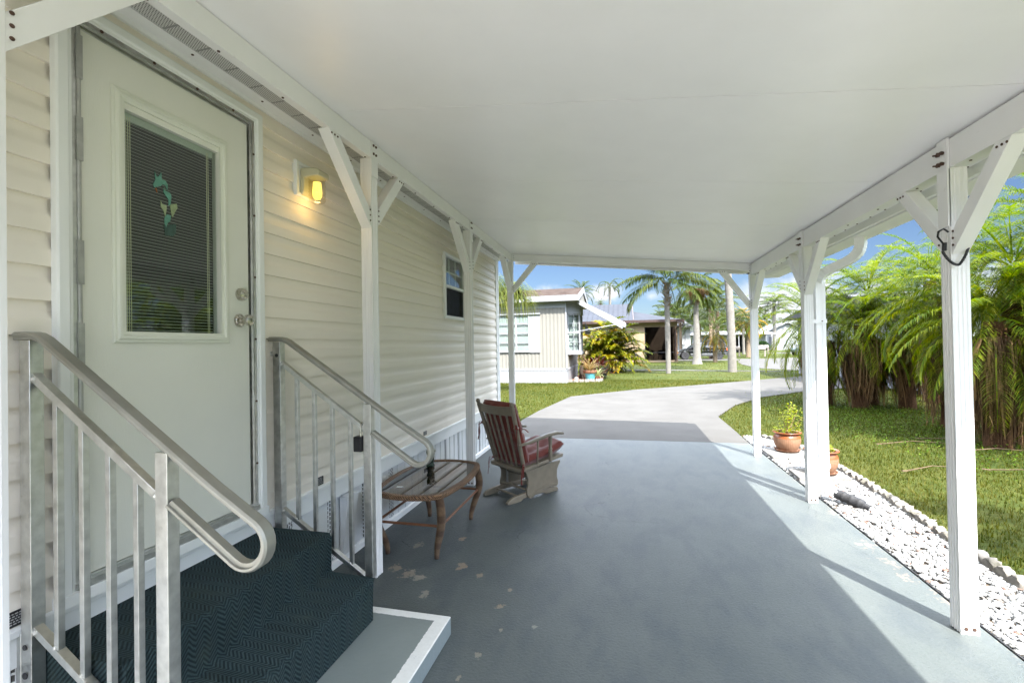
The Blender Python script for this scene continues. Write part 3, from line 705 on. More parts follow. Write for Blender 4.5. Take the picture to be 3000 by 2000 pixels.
for side, ylist in ((-1, (.776, 2.676, 4.652, 6.545)), (1, (.83, 2.790, 4.752, 6.545))):
    x0, x1 = (XLP, -1.598) if side < 0 else (XRP, 1.708)
    zb = 2.758 if side < 0 else 2.372
    for y in ylist:
        mb = MB()
        mb.prism(postprof(x0, x1, y, y+.078), 'z', .001, zb-.001)
        xi0, xi1 = (-1.5985, -1.592) if side < 0 else (1.622, 1.6345)
        mb.box(xi0, xi1, y, y+.078, zb-.12 if side < 0 else zb-.3, zc(xi1)-.004)
        if side > 0: mb.box(xi0, xi0+.012, y+.001, y+.077, .001, zb-.28) if False else None
        xs_ = xi1 if side < 0 else xi0-.005
        screws(mb, [(xs_, y+.024+.03*i, zc(0)*0 + (zb+.03+.055*j)) for i in (0,1) for j in (0,1)], 'x', .0085, .006)
        if side > 0:
            for i in (0,1):
                for j in (0,1): mb.tube([(xi0-.03, y+.024+.03*i, zb+.03+.055*j), (xi0, y+.024+.03*i, zb+.03+.055*j)], .0045, 6, 1); mb.tube([(xi0-.014, y+.024+.03*i, zb+.03+.055*j), (xi0-.006, y+.024+.03*i, zb+.03+.055*j)], .010, 6, 1)
        screws(mb, [(x0+.022, y-.004, .03), (x0+.056, y-.004, .03)], 'y', .009, .005)
        po = mb.build('post', [M['white'], M['screw']], cp, smooth=0)
        po['side'] = side
        zt, zbm = (2.757, 2.292) if side < 0 else (2.371, 1.928)
        bx0, bx1 = (x0+.004, x1-.002) if side < 0 else (x0+.004, x1-.004)
        brace(po, y, -1, bx0, bx1, zt, zbm, .435 if side < 0 else .385)
        if y < 6: brace(po, y, 1, bx0, bx1, zt, zbm + .02, .40)
        else:   # the corner posts brace the front beam instead
            mb = MB(); s2 = 1 if side < 0 else -1
            xp = x1 if side < 0 else x0
            zf = lambda x: zc(x) - .112 + .003
            xt = xp + s2*.40; xh = xt - s2*.10
            mb.prism([(xp,zbm-.02),(xt,zf(xt)),(xh,zf(xh)),(xp,zbm+.09)], 'y', 6.553, 6.597)
            screws(mb, [(xp+s2*.02, 6.549, zbm+.03+.035*k) for k in range(3)] + [(xt-s2*(.03+.028*k), 6.549, zf(xt)-.025) for k in range(3)], 'y', .006)
            mb.build('brace', [M['white'], M['screw']], po, smooth=30, bevel=.0025)
# downspout at the middle post
def rr(w, d, n=0): return [(-w,-d),(-w*.33,-d),(-w*.28,-d+.003),(w*.28,-d+.003),(w*.33,-d),(w,-d),(w,d),(-w,d)]
mb = MB(); DX, DY = 1.795, 4.86
mb.prism([(DX+u, DY+v) for u, v in rr(.040,.034)], 'z', .30, 2.05)
ds = mb.build('downspout', M['white'], cp, smooth=0)
def ribbed(pts, w, d, m=0, n=5, up_=(0,1,0)):
    mb = MB(); pr = [(-w,-d),(w,-d),(w,d),(-w,d)]
    P = [Vector(p) for p in pts]; Q = []; S = []
    for i in range(len(P)-1):
        for k in range(n): Q.append(P[i].lerp(P[i+1], k/n)); S.append(1.0 if (i*n+k) % 2 else .93)
    Q.append(P[-1]); S.append(1)
    mb.sweep(Q, pr, up=up_, scale=S, m=m); return mb
def arc(c, r, a0, a1, n=7): return [(c[0]+r*math.cos(a0+(a1-a0)*i/n), c[1], c[2]+r*math.sin(a0+(a1-a0)*i/n)) for i in range(n+1)]
p1 = [(2.04,4.62,2.408),(2.04,4.62,2.33),(2.03,4.63,2.28),(2.0,4.66,2.235),(1.96,4.70,2.205),(1.87,4.79,2.16),(1.83,4.83,2.13),(1.805,4.853,2.09),(1.796,4.858,2.04)]
ribbed(p1, .039, .033, n=4, up_=(.7,.7,.05)).build('downspout_elbow', M['white'], ds, smooth=0)
p2 = [(1.795,4.86,.31),(1.797,4.858,.22),(1.81,4.845,.16),(1.84,4.82,.115),(1.875,4.79,.085)]
ribbed(p2, .041, .035, n=4, up_=(.6,-.5,.3)).build('downspout_elbow', M['white'], ds, smooth=0)
mb = MB(); A_ = Vector((1.868,4.797,.088)); B_ = Vector((2.06,4.625,.028)); K_ = 26
mb.tube([A_.lerp(B_, k/K_) for k in range(K_+1)], [.9*(.050 - .012*max(0,(k/K_-.62))/.38*(2.2 if k > K_-4 else 1)) * (1.10 if k % 6 in (0,1) and 3 < k < 20 else 1) for k in range(K_+1)], 16)
mb.build('drain_adapter', M['blackrub'], ds, smooth=30)
for z_ in (.33, 1.68):
    mb = MB(); mb.box(1.707, 1.84, 4.816, 4.823, z_-.018, z_+.018); screws(mb, [(1.80,4.812,z_)], 'y', .006)
    mb.build('downspout_strap', [M['white'], M['screw']], ds, smooth=0)

# black bungee cord hooked round the near right post
mb = MB()
pts = [(1.626,2.80,2.045),(1.600,2.788,2.060),(1.572,2.78,2.045),(1.566,2.775,2.018),(1.582,2.772,1.990),(1.592,2.77,1.970)]
mb.tube(pts, .0045, 8, 1); mb.tube([(1.592,2.77,1.985),(1.590,2.77,1.945)], .010, 8, 1)
pts = []
for i in range(41):
    q = i/40; x = 1.590 + .135*q; zz = 1.945 - .075*math.sin(PI*min(1, q*1.18))**.8 + (.06*max(0,q-.45)/.55)
    pts.append((x, 2.782 - .012*math.sin(PI*q), zz))
mb.tube(pts, [.0068 if i % 2 else .0056 for i in range(41)], 8, 0)
mb.tube([(1.725,2.782,1.99),(1.735,2.80,2.01),(1.735,2.85,2.02)], .0065, 8, 0)
tag(mb.build('bungee_cord', [M['blackrub'], M['black']], None, smooth=50), 'black bungee cord looped round the top of the fluted post', 'bungee cord')
# ---------------------------------------------------------------- painted concrete landing and carpeted steps
YS0, YS1 = 1.088, 2.115
t = NT('landing_paint'); s = t.sep(); n = t.noise(40, 5, .7); n2 = t.noise(2, 4)
jx = t.math('ADD', s[0], t.math('MULTIPLY', t.math('SUBTRACT', n, .5), .018)); jy = t.math('ADD', s[1], t.math('MULTIPLY', t.math('SUBTRACT', n, .5), .012))
# object origin sits at the landing's far outer corner
bord = t.math('MAXIMUM', t.math('GREATER_THAN', jx, -.072), t.math('GREATER_THAN', jy, -.055))
top = t.math('GREATER_THAN', s[2], .0915)
c = t.ramp(n2, [(.3,(.15,.175,.168)),(.7,(.19,.215,.205))])
w_ = t.ramp(n, [(.3,(.60,.60,.57)),(.68,(.66,.66,.63))]); w_ = t.mix(t.remap(t.noise(26,6,.7), .66, .69), w_, (.17,.18,.17))
c = t.mix(t.math('MULTIPLY', bord, top), c, w_)
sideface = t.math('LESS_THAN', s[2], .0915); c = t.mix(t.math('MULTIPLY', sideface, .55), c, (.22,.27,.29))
t.set(c, .5); t.bump(n, .3, .006); M['landing'] = t.mat
lp = thing('step_landing', 'low grey concrete landing with a white painted border below the carpeted steps', 'landing', (-.905, 2.235, 0))
mb = MB(); mb.box(-1.93, -.905, .80, 2.235, .002, .095); mb.build('slab', M['landing'], lp, smooth=0, bevel=.006)

t = NT('herringbone_carpet'); s = t.sep()
d = t.math('SUBTRACT', s[0], s[2])                         # runs down treads and risers
tri = t.math('PINGPONG', t.math('ADD', s[1], 10.0), .030)
ph = t.math('ADD', t.math('MULTIPLY', d, 1.0), t.math('MULTIPLY', tri, 1.15))
st = t.math('FRACT', t.math('MULTIPLY', ph, 52)); n = t.noise(260, 3, .6); n2 = t.noise(7, 5, .6)
hgt = t.math('PINGPONG', t.math('MULTIPLY', ph, 104), 1.0)
lf = t.remap(hgt, .2, .75)
col = t.mix(lf, (.012,.020,.022), t.ramp(n, [(.3,(.026,.045,.049)),(.7,(.046,.073,.077))]))
col = t.mix(t.remap(n2, .5, .75, 0, .35), col, (.045,.06,.045))
lint = t.noise(420, 2, .5); col = t.mix(t.remap(lint, .80, .82, 0, .8), col, (.30,.28,.22))
t.set(col, .95, 0, .15); t.bump(t.math('ADD', hgt, t.math('MULTIPLY', n, .9)), .55, .010); M['carpet'] = t.mat
st_ = thing('carpeted_steps', 'pair of steps wrapped in dark teal herringbone carpet below the white door', 'steps', (-1.5, 1.55, .096))
mb = MB(); r = .022
prof = [(-1.940,.097)]
def nose(xf, z, below):
    pts = []
    for i in range(7):
        a = PI/2 - PI/2*i/6; pts.append((xf - r + r*math.cos(a), z - r + r*math.sin(a)))
    return pts
prof = [(-1.936,.097),(-1.936,.527)] + nose(-1.525,.525,0) + [(-1.530,.40),(-1.533,.335),(-1.520,.322)] + nose(-1.278,.318,0) + [(-1.286,.20),(-1.288,.097)]
ny = 40; n = len(prof); vs = []; fs = []
for j in range(ny+1):
    y = YS0 + (YS1-YS0)*j/ny
    for i, (x, z) in enumerate(prof):
        wob = .003*math.sin(j*1.7+i) + .002*math.sin(j*.6+i*2.1); vs.append((x + (wob if 1 < i < n-1 else 0), y, z + (wob*.6 if 1 < i < n-1 else 0)))
for j in range(ny):
    for i in range(n-1): fs.append((j*n+i, j*n+i+1, (j+1)*n+i+1, (j+1)*n+i))
fs.append(tuple(range(n))[::-1]); fs.append(tuple(ny*n+i for i in range(n)))
mb.add(vs, fs); mb.build('carpet', M['carpet'], st_, smooth=50)

# ---------------------------------------------------------------- aluminium stair rails
def rail(label, y):
    t_ = thing('stair_railing', label, 'railing', (-1.6, y, .1), 0, 'aluminium stair railings beside the steps')
    h = .019
    def sq(name, x, z0, z1, hw):
        mb = MB(); mb.box(x-hw, x+hw, y-hw, y+hw, z0, z1); return mb.build(name, M['alu'], t_, smooth=0, bevel=.002)
    zu = lambda x: 1.548 - .655*(x + 1.86)            # underside of the handrail
    p0 = MB(); p0.box(-1.905, -1.858, y-h, y+h, .40, 1.545)
    if y < 1.5:
        p0.box(-1.93, -1.907, y-h, y+h*.2, .25, .60)
        p0.lathe([(.011,0),(.011,-.004),(.0001,-.004)], (-1.885,y-h,.47), 10, 'y', 1); p0.lathe([(.009,0),(.009,-.004),(.0001,-.004)], (-1.885,y-h,.56), 10, 'y', 1)
    else:
        p0.lathe([(.010,0),(.010,-.004),(.0001,-.004)], (-1.88,y-h,1.47), 10, 'y', 1)
        p0.tube([(-1.925,y,1.48),(-1.905,y,1.48)], .008, 8); p0.tube([(-1.945,y,1.48),(-1.925,y,1.48)], .014, 10)
    p0.build('post', [M['alu'], M['blackrub']], t_, smooth=30, bevel=.0015)
    p1 = MB(); p1.box(-1.347, -1.301, y-h, y+h, .30 if y > 1.5 else .30, 1.205); p1.build('post', M['alu'], t_, smooth=0, bevel=.002)
    mid = lambda x: 1.437 - .690*(x + 1.855); bot = lambda x: .622 - .638*(x + 1.854)
    for nm, fz, d in (('mid_rail', mid, .030), ('bottom_rail', bot, .028)):
        mb = MB(); a, b2 = -1.858, -1.347; mb.hexa([(a,y-.013,fz(a)-d),(b2,y-.013,fz(b2)-d),(b2,y+.013,fz(b2)-d),(a,y+.013,fz(a)-d)], [(a,y-.013,fz(a)),(b2,y-.013,fz(b2)),(b2,y+.013,fz(b2)),(a,y+.013,fz(a))])
        for xx in (a+.006, b2-.006): mb.sph((xx, y-.010, fz(xx)-d*.5), .010, 8, 5)
        mb.build(nm, M['alu'], t_, smooth=30, bevel=.001)
    for x in (-1.765, -1.655, -1.545, -1.435):
        mb = MB(); mb.box(x-.0095, x+.0095, y-.0095, y+.0095, bot(x)-.004, mid(x)-.026); mb.sph((x-.006, y-.006, bot(x)+.002), .009, 8, 5)
        mb.build('baluster', M['alu'], t_, smooth=30, bevel=.001)
    # moulded handrail: flat at the wall, down the pitch, then a lamb's-tongue loop back to the lower post
    pts = [(-1.945,y,1.562),(-1.87,y,1.562),(-1.845,y,1.558),(-1.815,y,1.545)]
    xe, ze = -1.045, 1.040
    pts += [(-1.6,y,1.404),(-1.35,y,1.240),(-1.15,y,1.109)]
    cx, cz, R_ = -1.038, .962, .068
    th = math.atan2(-.655, 1)
    for i in range(13):
        a = (PI/2 + th + .0) - (PI)*i/12
        pts.append((cx + R_*math.cos(a), y, cz + R_*math.sin(a)))
    lx, lz = pts[-1][0], pts[-1][2]
    pts += [(lx-.10, y, lz+.066), (-1.302, y, lz + .66*(lx+1.302))]
    w2, hh = .023, .011
    prof = [(-w2,-hh*.2),(-w2*.62,-hh*.2),(-w2*.55,-hh*1.3),(w2*.55,-hh*1.3),(w2*.62,-hh*.2),(w2,-hh*.2),(w2*1.02,hh*.5),(w2*.7,hh),(-w2*.7,hh),(-w2*1.02,hh*.5)]
    vs = []; N = len(pts); n = len(prof); fs = []
    for i, p in enumerate(pts):
        a = Vector(pts[max(0,i-1)]); b2 = Vector(pts[min(N-1,i+1)]); tt = (b2-a).normalized(); nn_ = Vector((-tt.z,0,tt.x))
        for u, v in prof: q = Vector(p) + nn_*v + Vector((0,u,0)); vs.append(tuple(q))
    for i in range(N-1):
        for j in range(n): j2 = (j+1) % n; fs.append((i*n+j, i*n+j2, (i+1)*n+j2, (i+1)*n+j))
    fs.append(tuple(range(n))); fs.append(tuple(range((N-1)*n, N*n))[::-1])
    mb = MB(); mb.add(vs, fs); mb.build('handrail', M['handrail'], t_, smooth=35, bevel=.001)
    return t_
rail('aluminium stair railing nearest the camera, across the white door', 1.065)
rail('aluminium stair railing with the black lock box hanging on it', 2.16)
mb = MB(); y = 2.16
mb.box(-1.396, -1.350, y-.035, y+.012, .957, 1.036); mb.box(-1.390,-1.356,y-.040,y-.035,.963,1.030)
lb = thing('lock_box', 'black key lock box hanging from the aluminium railing', 'lock box', (-1.37, y, .957))
mb.build('case', M['black'], lb, smooth=0, bevel=.006)
mb = MB(); mb.tube([(-1.360,y-.020,1.03),(-1.360,y-.021,1.08),(-1.361,y-.016,1.100),(-1.364,y-.002,1.108),(-1.366,y+.012,1.100),(-1.366,y+.017,1.07)], .0045, 8); mb.build('shackle', M['chrome'], lb, smooth=60)

# ---------------------------------------------------------------- wicker table with a glass top
t = NT('wicker_weave'); s = t.sep()
w1 = t.node('ShaderNodeTexWave', wave_type='BANDS', bands_direction='DIAGONAL', Scale=34, Distortion=.6); t.link(t.obj(), w1.inputs['Vector'])
w2 = t.node('ShaderNodeTexWave', wave_type='BANDS', bands_direction='DIAGONAL', Scale=34, Distortion=.6); t.link(t.mapped((1,-1,1)), w2.inputs['Vector'])
h = t.math('MAXIMUM', w1.outputs['Fac'], w2.outputs['Fac']); n = t.noise(8, 4)
c = t.mix(t.remap(h, .45, .95), (.055,.028,.014), t.ramp(n, [(.3,(.20,.105,.05)),(.7,(.30,.165,.08))])); t.set(c, .5); t.bump(h, .9, .01); M['wicker'] = t.mat
t = NT('wicker_leg'); s = t.sep()
w1 = t.node('ShaderNodeTexWave', wave_type='BANDS', bands_direction='Z', Scale=42, Distortion=.5); t.link(t.obj(), w1.inputs['Vector'])
w2 = t.node('ShaderNodeTexWave', wave_type='BANDS', bands_direction='Z', Scale=3.0, Distortion=2.0); t.link(t.obj(), w2.inputs['Vector'])
n = t.noise(90, 3); h = t.math('ADD', t.math('MULTIPLY', w1.outputs['Fac'], .6), t.math('MULTIPLY', n, .4))
c = t.mix(t.remap(h, .25, .75), (.05,.027,.014), t.ramp(w2.outputs['Fac'], [(.25,(.13,.072,.04)),(.75,(.27,.165,.09))])); t.set(c, .55); t.bump(h, .8, .008); M['wickleg'] = t.mat
M['stretch'] = pm('brown_painted_rod', (.17,.075,.04), .35, var=.2, scale=20)
TZ = .475
tb = thing('wicker_table', 'brown wicker side table with a tinted glass top beside the lower railing', 'table', (-1.515, 3.385, 0))
def outline(ox, oy, bow, n=14):
    cs = [(-ox,-oy),(ox,-oy),(ox,oy),(-ox,oy)]; out = []
    for k in range(4):
        a, b2 = cs[k], cs[(k+1) % 4]; nx, ny_ = (b2[1]-a[1]), -(b2[0]-a[0]); L = math.hypot(nx, ny_); nx /= L; ny_ /= L
        for i in range(n):
            q = i/n; bb = bow[k % 2]*4*q*(1-q); out.append((a[0]+(b2[0]-a[0])*q+nx*bb, a[1]+(b2[1]-a[1])*q+ny_*bb))
    sm = []
    for i in range(len(out)):
        a, b2, c = out[i-1], out[i], out[(i+1) % len(out)]; sm.append(((a[0]+2*b2[0]+c[0])/4, (a[1]+2*b2[1]+c[1])/4))
    return sm
OX, OY = .245, .425
ol = [(-1.515+x, 3.385+y, TZ-.016) for x, y in outline(OX, OY, (.07,.05))]
mb = MB(); mb.sweep(ol, [(-.022,-.016),(.0,-.021),(.022,-.016),(.027,.0),(.020,.017),(-.012,.017),(-.022,.006)], up=(0,0,1), closed=True)
rim = mb.build('rim', M['wicker'], tb, smooth=50)
mb = MB(); g = [(-1.515+x, 3.385+y) for x, y in outline(OX-.018, OY-.018, (.07,.05))]; mb.prism(g, 'z', TZ-.012, TZ-.006); mb.build('glass_top', M['tableglass'], tb, smooth=0)
for sx_, sy_ in ((1,-1),(1,1),(-1,1),(-1,-1)):
    bx, by = -1.515 + sx_*.232, 3.385 + sy_*.405
    pts = []; rs = []
    for i in range(15):
        q = i/14; z_ = (TZ-.03)*(1-q)
        off = .028*math.sin(q*PI*1.55) - .012*q; pts.append((bx + sx_*off, by + sy_*off*.9, z_ + .001)); rs.append(.030 - .014*q + .006*math.sin(q*PI))
    mb = MB(); mb.tube(pts, rs, 12); mb.build('leg', M['wickleg'], tb, smooth=60)
cr = [(-1.515+a*.245, 3.385+b2*.42, .25) for a, b2 in ((1,-1),(1,1),(-1,1),(-1,-1))]
for k in range(4):
    mb = MB(); mb.tube([cr[k], cr[(k+1) % 4]], .010, 8); mb.build('stretcher', M['stretch'], tb, smooth=60)
# things on the table
fg = thing('table_ornament', 'small dark green planter with a pale stone flower on the glass table', 'ornament', (-1.645, 3.645, TZ-.006))
mb = MB(); mb.lathe([(.030,TZ-.005),(.036,TZ+.0),(.037,TZ+.012),(.028,TZ+.020),(.026,TZ+.045),(.033,TZ+.060),(.034,TZ+.07),(.026,TZ+.072),(.0001,TZ+.066)], (-1.645,3.645,0), 18)
mb.build('planter', M['green_glaze'], fg, smooth=50)
mb = MB()
for k in range(9):
    a = k*2.4; rr_ = .012+.012*(k % 3)/2; mb.sph((-1.630+rr_*math.cos(a), 3.645+rr_*math.sin(a), TZ+.085+.006*k), .014, 8, 5)
mb.build('flower', M['statue'], fg, smooth=60)
mb = MB()
for k in range(5): mb.tube([(-1.652,3.645,TZ+.06),(-1.655+.012*math.cos(k*1.3),3.645+.012*math.sin(k*1.3),TZ+.12),(-1.652+.02*math.cos(k*1.3),3.645+.02*math.sin(k*1.3),TZ+.145)], [.010,.013,.004], 6)
mb.build('leaves', M['hedge'], fg, smooth=60)
M['paper'] = pm('white_paper', (.75,.75,.72), .8)
mb = MB(); mb.M = Matrix.Translation((-1.635,3.075,TZ-.005)) @ Matrix.Rotation(.3,4,'Z')
mb.hexa([(-.028,-.008,0),(.010,-.012,0),(.026,-.002,0),(-.02,.012,0)], [(-.026,-.007,.003),(.010,-.011,.002),(.025,-.002,.004),(-.02,.011,.003)])
tag(mb.build('paper_scrap', M['paper'], None, smooth=0), 'torn white paper scrap lying on the glass table', 'paper')
mb = MB(); mb.M = Matrix.Translation((-1.455,2.085,.319)) @ Matrix.Rotation(.8,4,'Z'); mb.hexa([(-.012,-.003,0),(.012,-.002,0),(.011,.003,0),(-.01,.003,0)], [(-.012,-.002,.002),(.012,-.001,.003),(.010,.002,.002),(-.01,.002,.002)])
tag(mb.build('leaf_scrap', M['paper'], None, smooth=0), 'tiny pale scrap lying on the lower carpeted step', 'scrap')

# ---------------------------------------------------------------- glider rocking chair  (local: x forward, y left, z up)
FX, FY = .59, .807
gc = thing('glider_chair', 'taupe wooden glider rocker with tied terracotta red cushions', 'rocking chair', (-1.248, 4.26, 0), math.atan2(FY, FX))
def gp_(mb, name, mat, parent=None, smooth=40, bevel=0): return mb.build(name, mat, parent or gc, smooth=smooth, bevel=bevel, local=True)
for sgn in (1, -1):
    y = sgn*.182
    mb = MB()
    foot = [(.0,.001),(.16,.001),(.20,.022),(.46,.022),(.50,.001),(.66,.001),(.675,.018),(.655,.042),(.60,.055),(.40,.068),(.22,.072),(.08,.058),(.02,.040),(-.005,.018)]
    mb.prism([(x,z) for x, z in foot], 'y', y-.018, y+.018); gp_(mb, 'foot', M['taupe'], bevel=.006)
    mb = MB()
    pan = [(.205,.285),(.225,.25),(.245,.20),(.240,.14),(.225,.10),(.228,.05),(.250,.018),(.275,.008),(.30,.012),(.35,.040),(.40,.046),(.45,.056),(.50,.062),(.55,.068),(.60,.060),(.635,.052),(.655,.075),(.655,.11),(.640,.15),(.645,.22),(.665,.262),(.690,.288),(.690,.315)]
    yo = sgn*.205
    mb.prism(pan, 'y', yo-.011, yo+.011); gp_(mb, 'side_panel', M['taupe'], bevel=.005)
    mb = MB()
    prof = [(x, z+.012) for x, z in [(.25,.0),(.30,.012),(.35,.040),(.45,.056),(.55,.068),(.63,.05)]]
    mb.sweep([(x, sgn*.219, z+.018) for x, z in prof], [(-.004,-.006),(.004,-.006),(.004,.006),(-.004,.006)], up=(0,0,1)); gp_(mb, 'panel_moulding', M['taupe'])
for x0, z0, r_ in ((.235,.098,.013),(.155,.045,.011),(.45,.20,.012),(.56,.045,.011)):
    mb = MB(); mb.tube([(x0,-.185,z0),(x0,.185,z0)], r_, 8); gp_(mb, 'stretcher', M['taupe'], smooth=60)
for sgn in (1,-1):
    for x0 in (.30,.58): mb = MB(); mb.box(x0-.012, x0+.012, sgn*.178-.004, sgn*.178+.004, .05, .29); mb.tube([(x0,sgn*.165,.07),(x0,sgn*.195,.07)], .014, 10); mb.tube([(x0,sgn*.165,.27),(x0,sgn*.195,.27)], .014, 10); gp_(mb, 'glide_arm', M['alu_dull'])
mb = MB(); mb.hexa([(.29,-.17,.20),(.58,-.17,.22),(.58,.17,.22),(.29,.17,.20)], [(.29,-.17,.275),(.58,-.17,.30),(.58,.17,.30),(.29,.17,.275)]); gp_(mb, 'under_frame', M['taupe'])
# seat frame: rounded back corners, rising a little to the front
sf = []
for cx_, cy_, a0 in ((.165,-.21,PI),(.665,-.225,1.5*PI),(.665,.225,0),(.165,.21,.5*PI)):
    for i in range(5): a = a0 + .5*PI*i/4; sf.append((cx_+.04*math.cos(a), cy_+.04*math.sin(a)))
mb = MB(); zf = lambda x: .288 + .072*(x-.13)/.57; n = len(sf)
mb.add([(x,y,zf(x)-.0) for x,y in sf] + [(x,y,zf(x)+.032) for x,y in sf], [tuple(range(n))[::-1], tuple(range(n,2*n))] + [(i,(i+1)%n,n+(i+1)%n,n+i) for i in range(n)])
gp_(mb, 'seat_frame', M['taupe'], bevel=.006)
def lean(q): return (.19 - .19*q, .315 + .655*q)             # along the back, seat to post top
for sgn in (1,-1):
    mb = MB(); pts = []; rs = []
    for q, r_ in ((0,.016),(.1,.020),(.3,.021),(.5,.021),(.60,.021),(.605,.025),(.63,.025),(.635,.020),(.80,.021),(.92,.022),(.935,.016),(.945,.020),(.97,.022),(.99,.018),(1.0,.006)):
        x, z = lean(q); pts.append((x, sgn*(.215+.055*q), z)); rs.append(r_)
    mb.tube(pts, rs, 12); gp_(mb, 'back_post', M['taupe'], smooth=60)
mb = MB(); vs = []; K = 12
for i in range(K+1):
    q = -1 + 2*i/K; dx = -.035*(1-q*q); sag = .012*q*q
    for (qq, th) in ((.795,-.010),(.795,.010),(.925,.010),(.925,-.010)):
        x, z = lean(qq); vs.append((x+dx+th, q*.262, z + (sag if qq > .9 else sag*.4)))
fs = [(i*4+j, i*4+(j+1)%4, (i+1)*4+(j+1)%4, (i+1)*4+j) for i in range(K) for j in range(4)] + [(3,2,1,0), tuple(K*4+j for j in range(4))]
mb.add(vs, fs); gp_(mb, 'crest_rail', M['taupe'], smooth=35, bevel=.004)
for k in range(5):
    q = -.66 + .33*k; mb = MB(); x0, z0 = lean(0); x1, z1 = lean(.80)
    mb.sweep([(x0-.02,q*.215,z0-.005),(x1-.033*(1-q*q),q*.258,z1)], [(-.011,-.006),(.011,-.006),(.011,.006),(-.011,.006)], up=(1,0,.3)); gp_(mb, 'spindle', M['taupe'], bevel=.003)
for sgn in (1,-1):
    mb = MB(); pts = [(.10,sgn*.245,.552),(.20,sgn*.262,.565),(.32,sgn*.272,.590),(.45,sgn*.278,.610),(.57,sgn*.282,.618),(.655,sgn*.284,.606)]
    mb.sweep(pts, [(-.026,-.012),(.026,-.012),(.028,.004),(.018,.013),(-.018,.013),(-.028,.004)], up=(0,0,1), scale=[.7,.85,1,1.1,1.15,1.0])
    gp_(mb, 'arm', M['taupe'], smooth=35, bevel=.003)
    mb = MB(); mb.lathe([(.012,.335),(.016,.36),(.020,.40),(.021,.44),(.015,.455),(.023,.465),(.015,.475),(.019,.53),(.022,.57),(.016,.59),(.020,.605)], (.505,sgn*.262,0), 14); gp_(mb, 'arm_post', M['taupe'], smooth=50)
    mb = MB(); mb.tube([(.335,sgn*.250,.315),(.33,sgn*.268,.585)], .0095, 8); gp_(mb, 'arm_spindle', M['taupe'], smooth=60)
# cushions
t = NT('rust_red_cotton'); n = t.noise(6, 5, .6); n2 = t.noise(300, 2, .5)
t.set(t.ramp(n, [(.3,(.135,.030,.024)),(.7,(.19,.046,.036))]), .9, 0, .2); b1 = t.bump(n2, .25, .002); t.bump(n, .5, .02, b1); M['cushion'] = t.mat
t.bsdf.inputs['Sheen Weight'].default_value = .25
def cushion(name, L, W, T, fold, place, seed):
    rnd = random.Random(seed); nu, nv = 26, 22; vs = []; fs = []; ph = [rnd.uniform(0, 6.28) for _ in range(8)]
    for side in (1,-1):
        for i in range(nu+1):
            for j in range(nv+1):
                u, v = i/nu*2-1, j/nv*2-1
                e = (max(0,1-abs(u)**12)*max(0,1-abs(v)**10))**.5
                tuft = 1.0
                for tu, tv in fold: tuft -= .55*math.exp(-((u-tu)**2*16 + (v-tv)**2*16))
                wr = .06*math.sin(7*u+3*v+ph[0]) + .05*math.sin(11*v-4*u+ph[1]) + .04*math.sin(17*u+9*v+ph[2])
                crease = 1 - .5*math.exp(-(u/.06)**2)*(1 if name == 'back_cushion' else .2)
                h = T*.5*e*tuft*crease*(1+wr)*side
                x = u*L/2*(1-.03*abs(v)**3) ; y = v*W/2*(1-.03*abs(u)**3)
                vs.append(place(x, y, h))
    N = (nu+1)*(nv+1)
    for s_ in (0,1):
        for i in range(nu):
            for j in range(nv):
                a = s_*N + i*(nv+1)+j; q = (a, a+nv+1, a+nv+2, a+1); fs.append(q if s_ == 0 else q[::-1])
    mb = MB(); mb.add(vs, fs); return gp_(mb, name, M['cushion'], smooth=0) if False else mb
def pl_seat(x, y, h):
    xx = .455 + x; return (xx, y, zf(xx) + .075 + h + .035*max(0,(x/.29))**2*(1 if x > 0 else 0))
mb = cushion('seat_cushion', .60, .46, .10, [(-.35,-.4),(-.35,.4),(.35,-.4),(.35,.4)], pl_seat, 3); sc_ = mb.build('seat_cushion', M['cushion'], gc, smooth=180, local=True)
ang = math.atan2(.655, -.19)
def pl_back(x, y, h):
    q = (x + .33)/.66; X, Z = lean(.04 + .93*q); nx, nz = .96, .28
    return (X + nx*(.055 + h) - .028*(1-(y/.25)**2)*q, y, Z + nz*(.055 + h))
mb = cushion('back_cushion', .66, .485, .11, [(-.45,-.4),(-.45,.4),(.5,-.4),(.5,.4)], pl_back, 5); bc_ = mb.build('back_cushion', M['cushion'], gc, smooth=180, local=True)
def tie(p, pts, par):
    mb = MB()
    for s_ in pts: mb.sweep([Vector(p)+Vector(q) for q in s_], [(-.006,-.002),(.006,-.002),(.006,.002),(-.006,.002)])
    mb.sph(p, .013, 8, 5); mb.build('tie', M['cushion'], par, smooth=60, local=True)
for sgn in (1,-1):
    x, z = lean(.62); yb = sgn*.275
    tie((x-.012, yb, z), [[(0,0,0),(-.02,sgn*.015,.04),(-.035,sgn*.02,.045),(-.03,sgn*.012,.0)],[(0,0,0),(-.02,sgn*.012,-.05),(-.022,sgn*.018,-.12),(-.03,sgn*.012,-.17)],[(0,0,0),(.02,sgn*.04,.01),(.03,sgn*.09,.0),(.035,sgn*.12,-.02)]] if sgn < 0 else [[(0,0,0),(-.02,sgn*.03,-.03),(-.02,sgn*.04,-.09),(-.018,sgn*.035,-.16)],[(0,0,0),(-.01,sgn*.045,-.02),(-.012,sgn*.03,-.10),(-.02,sgn*.05,-.18)]], bc_)
    tie((.165, sgn*.235, .355), [[(0,0,0),(-.03,sgn*.02,-.03),(-.045,sgn*.025,-.10),(-.05,sgn*.03,-.17)],[(0,0,0),(-.02,sgn*.035,.0),(-.035,sgn*.04,-.06),(-.03,sgn*.03,-.11)]], sc_)
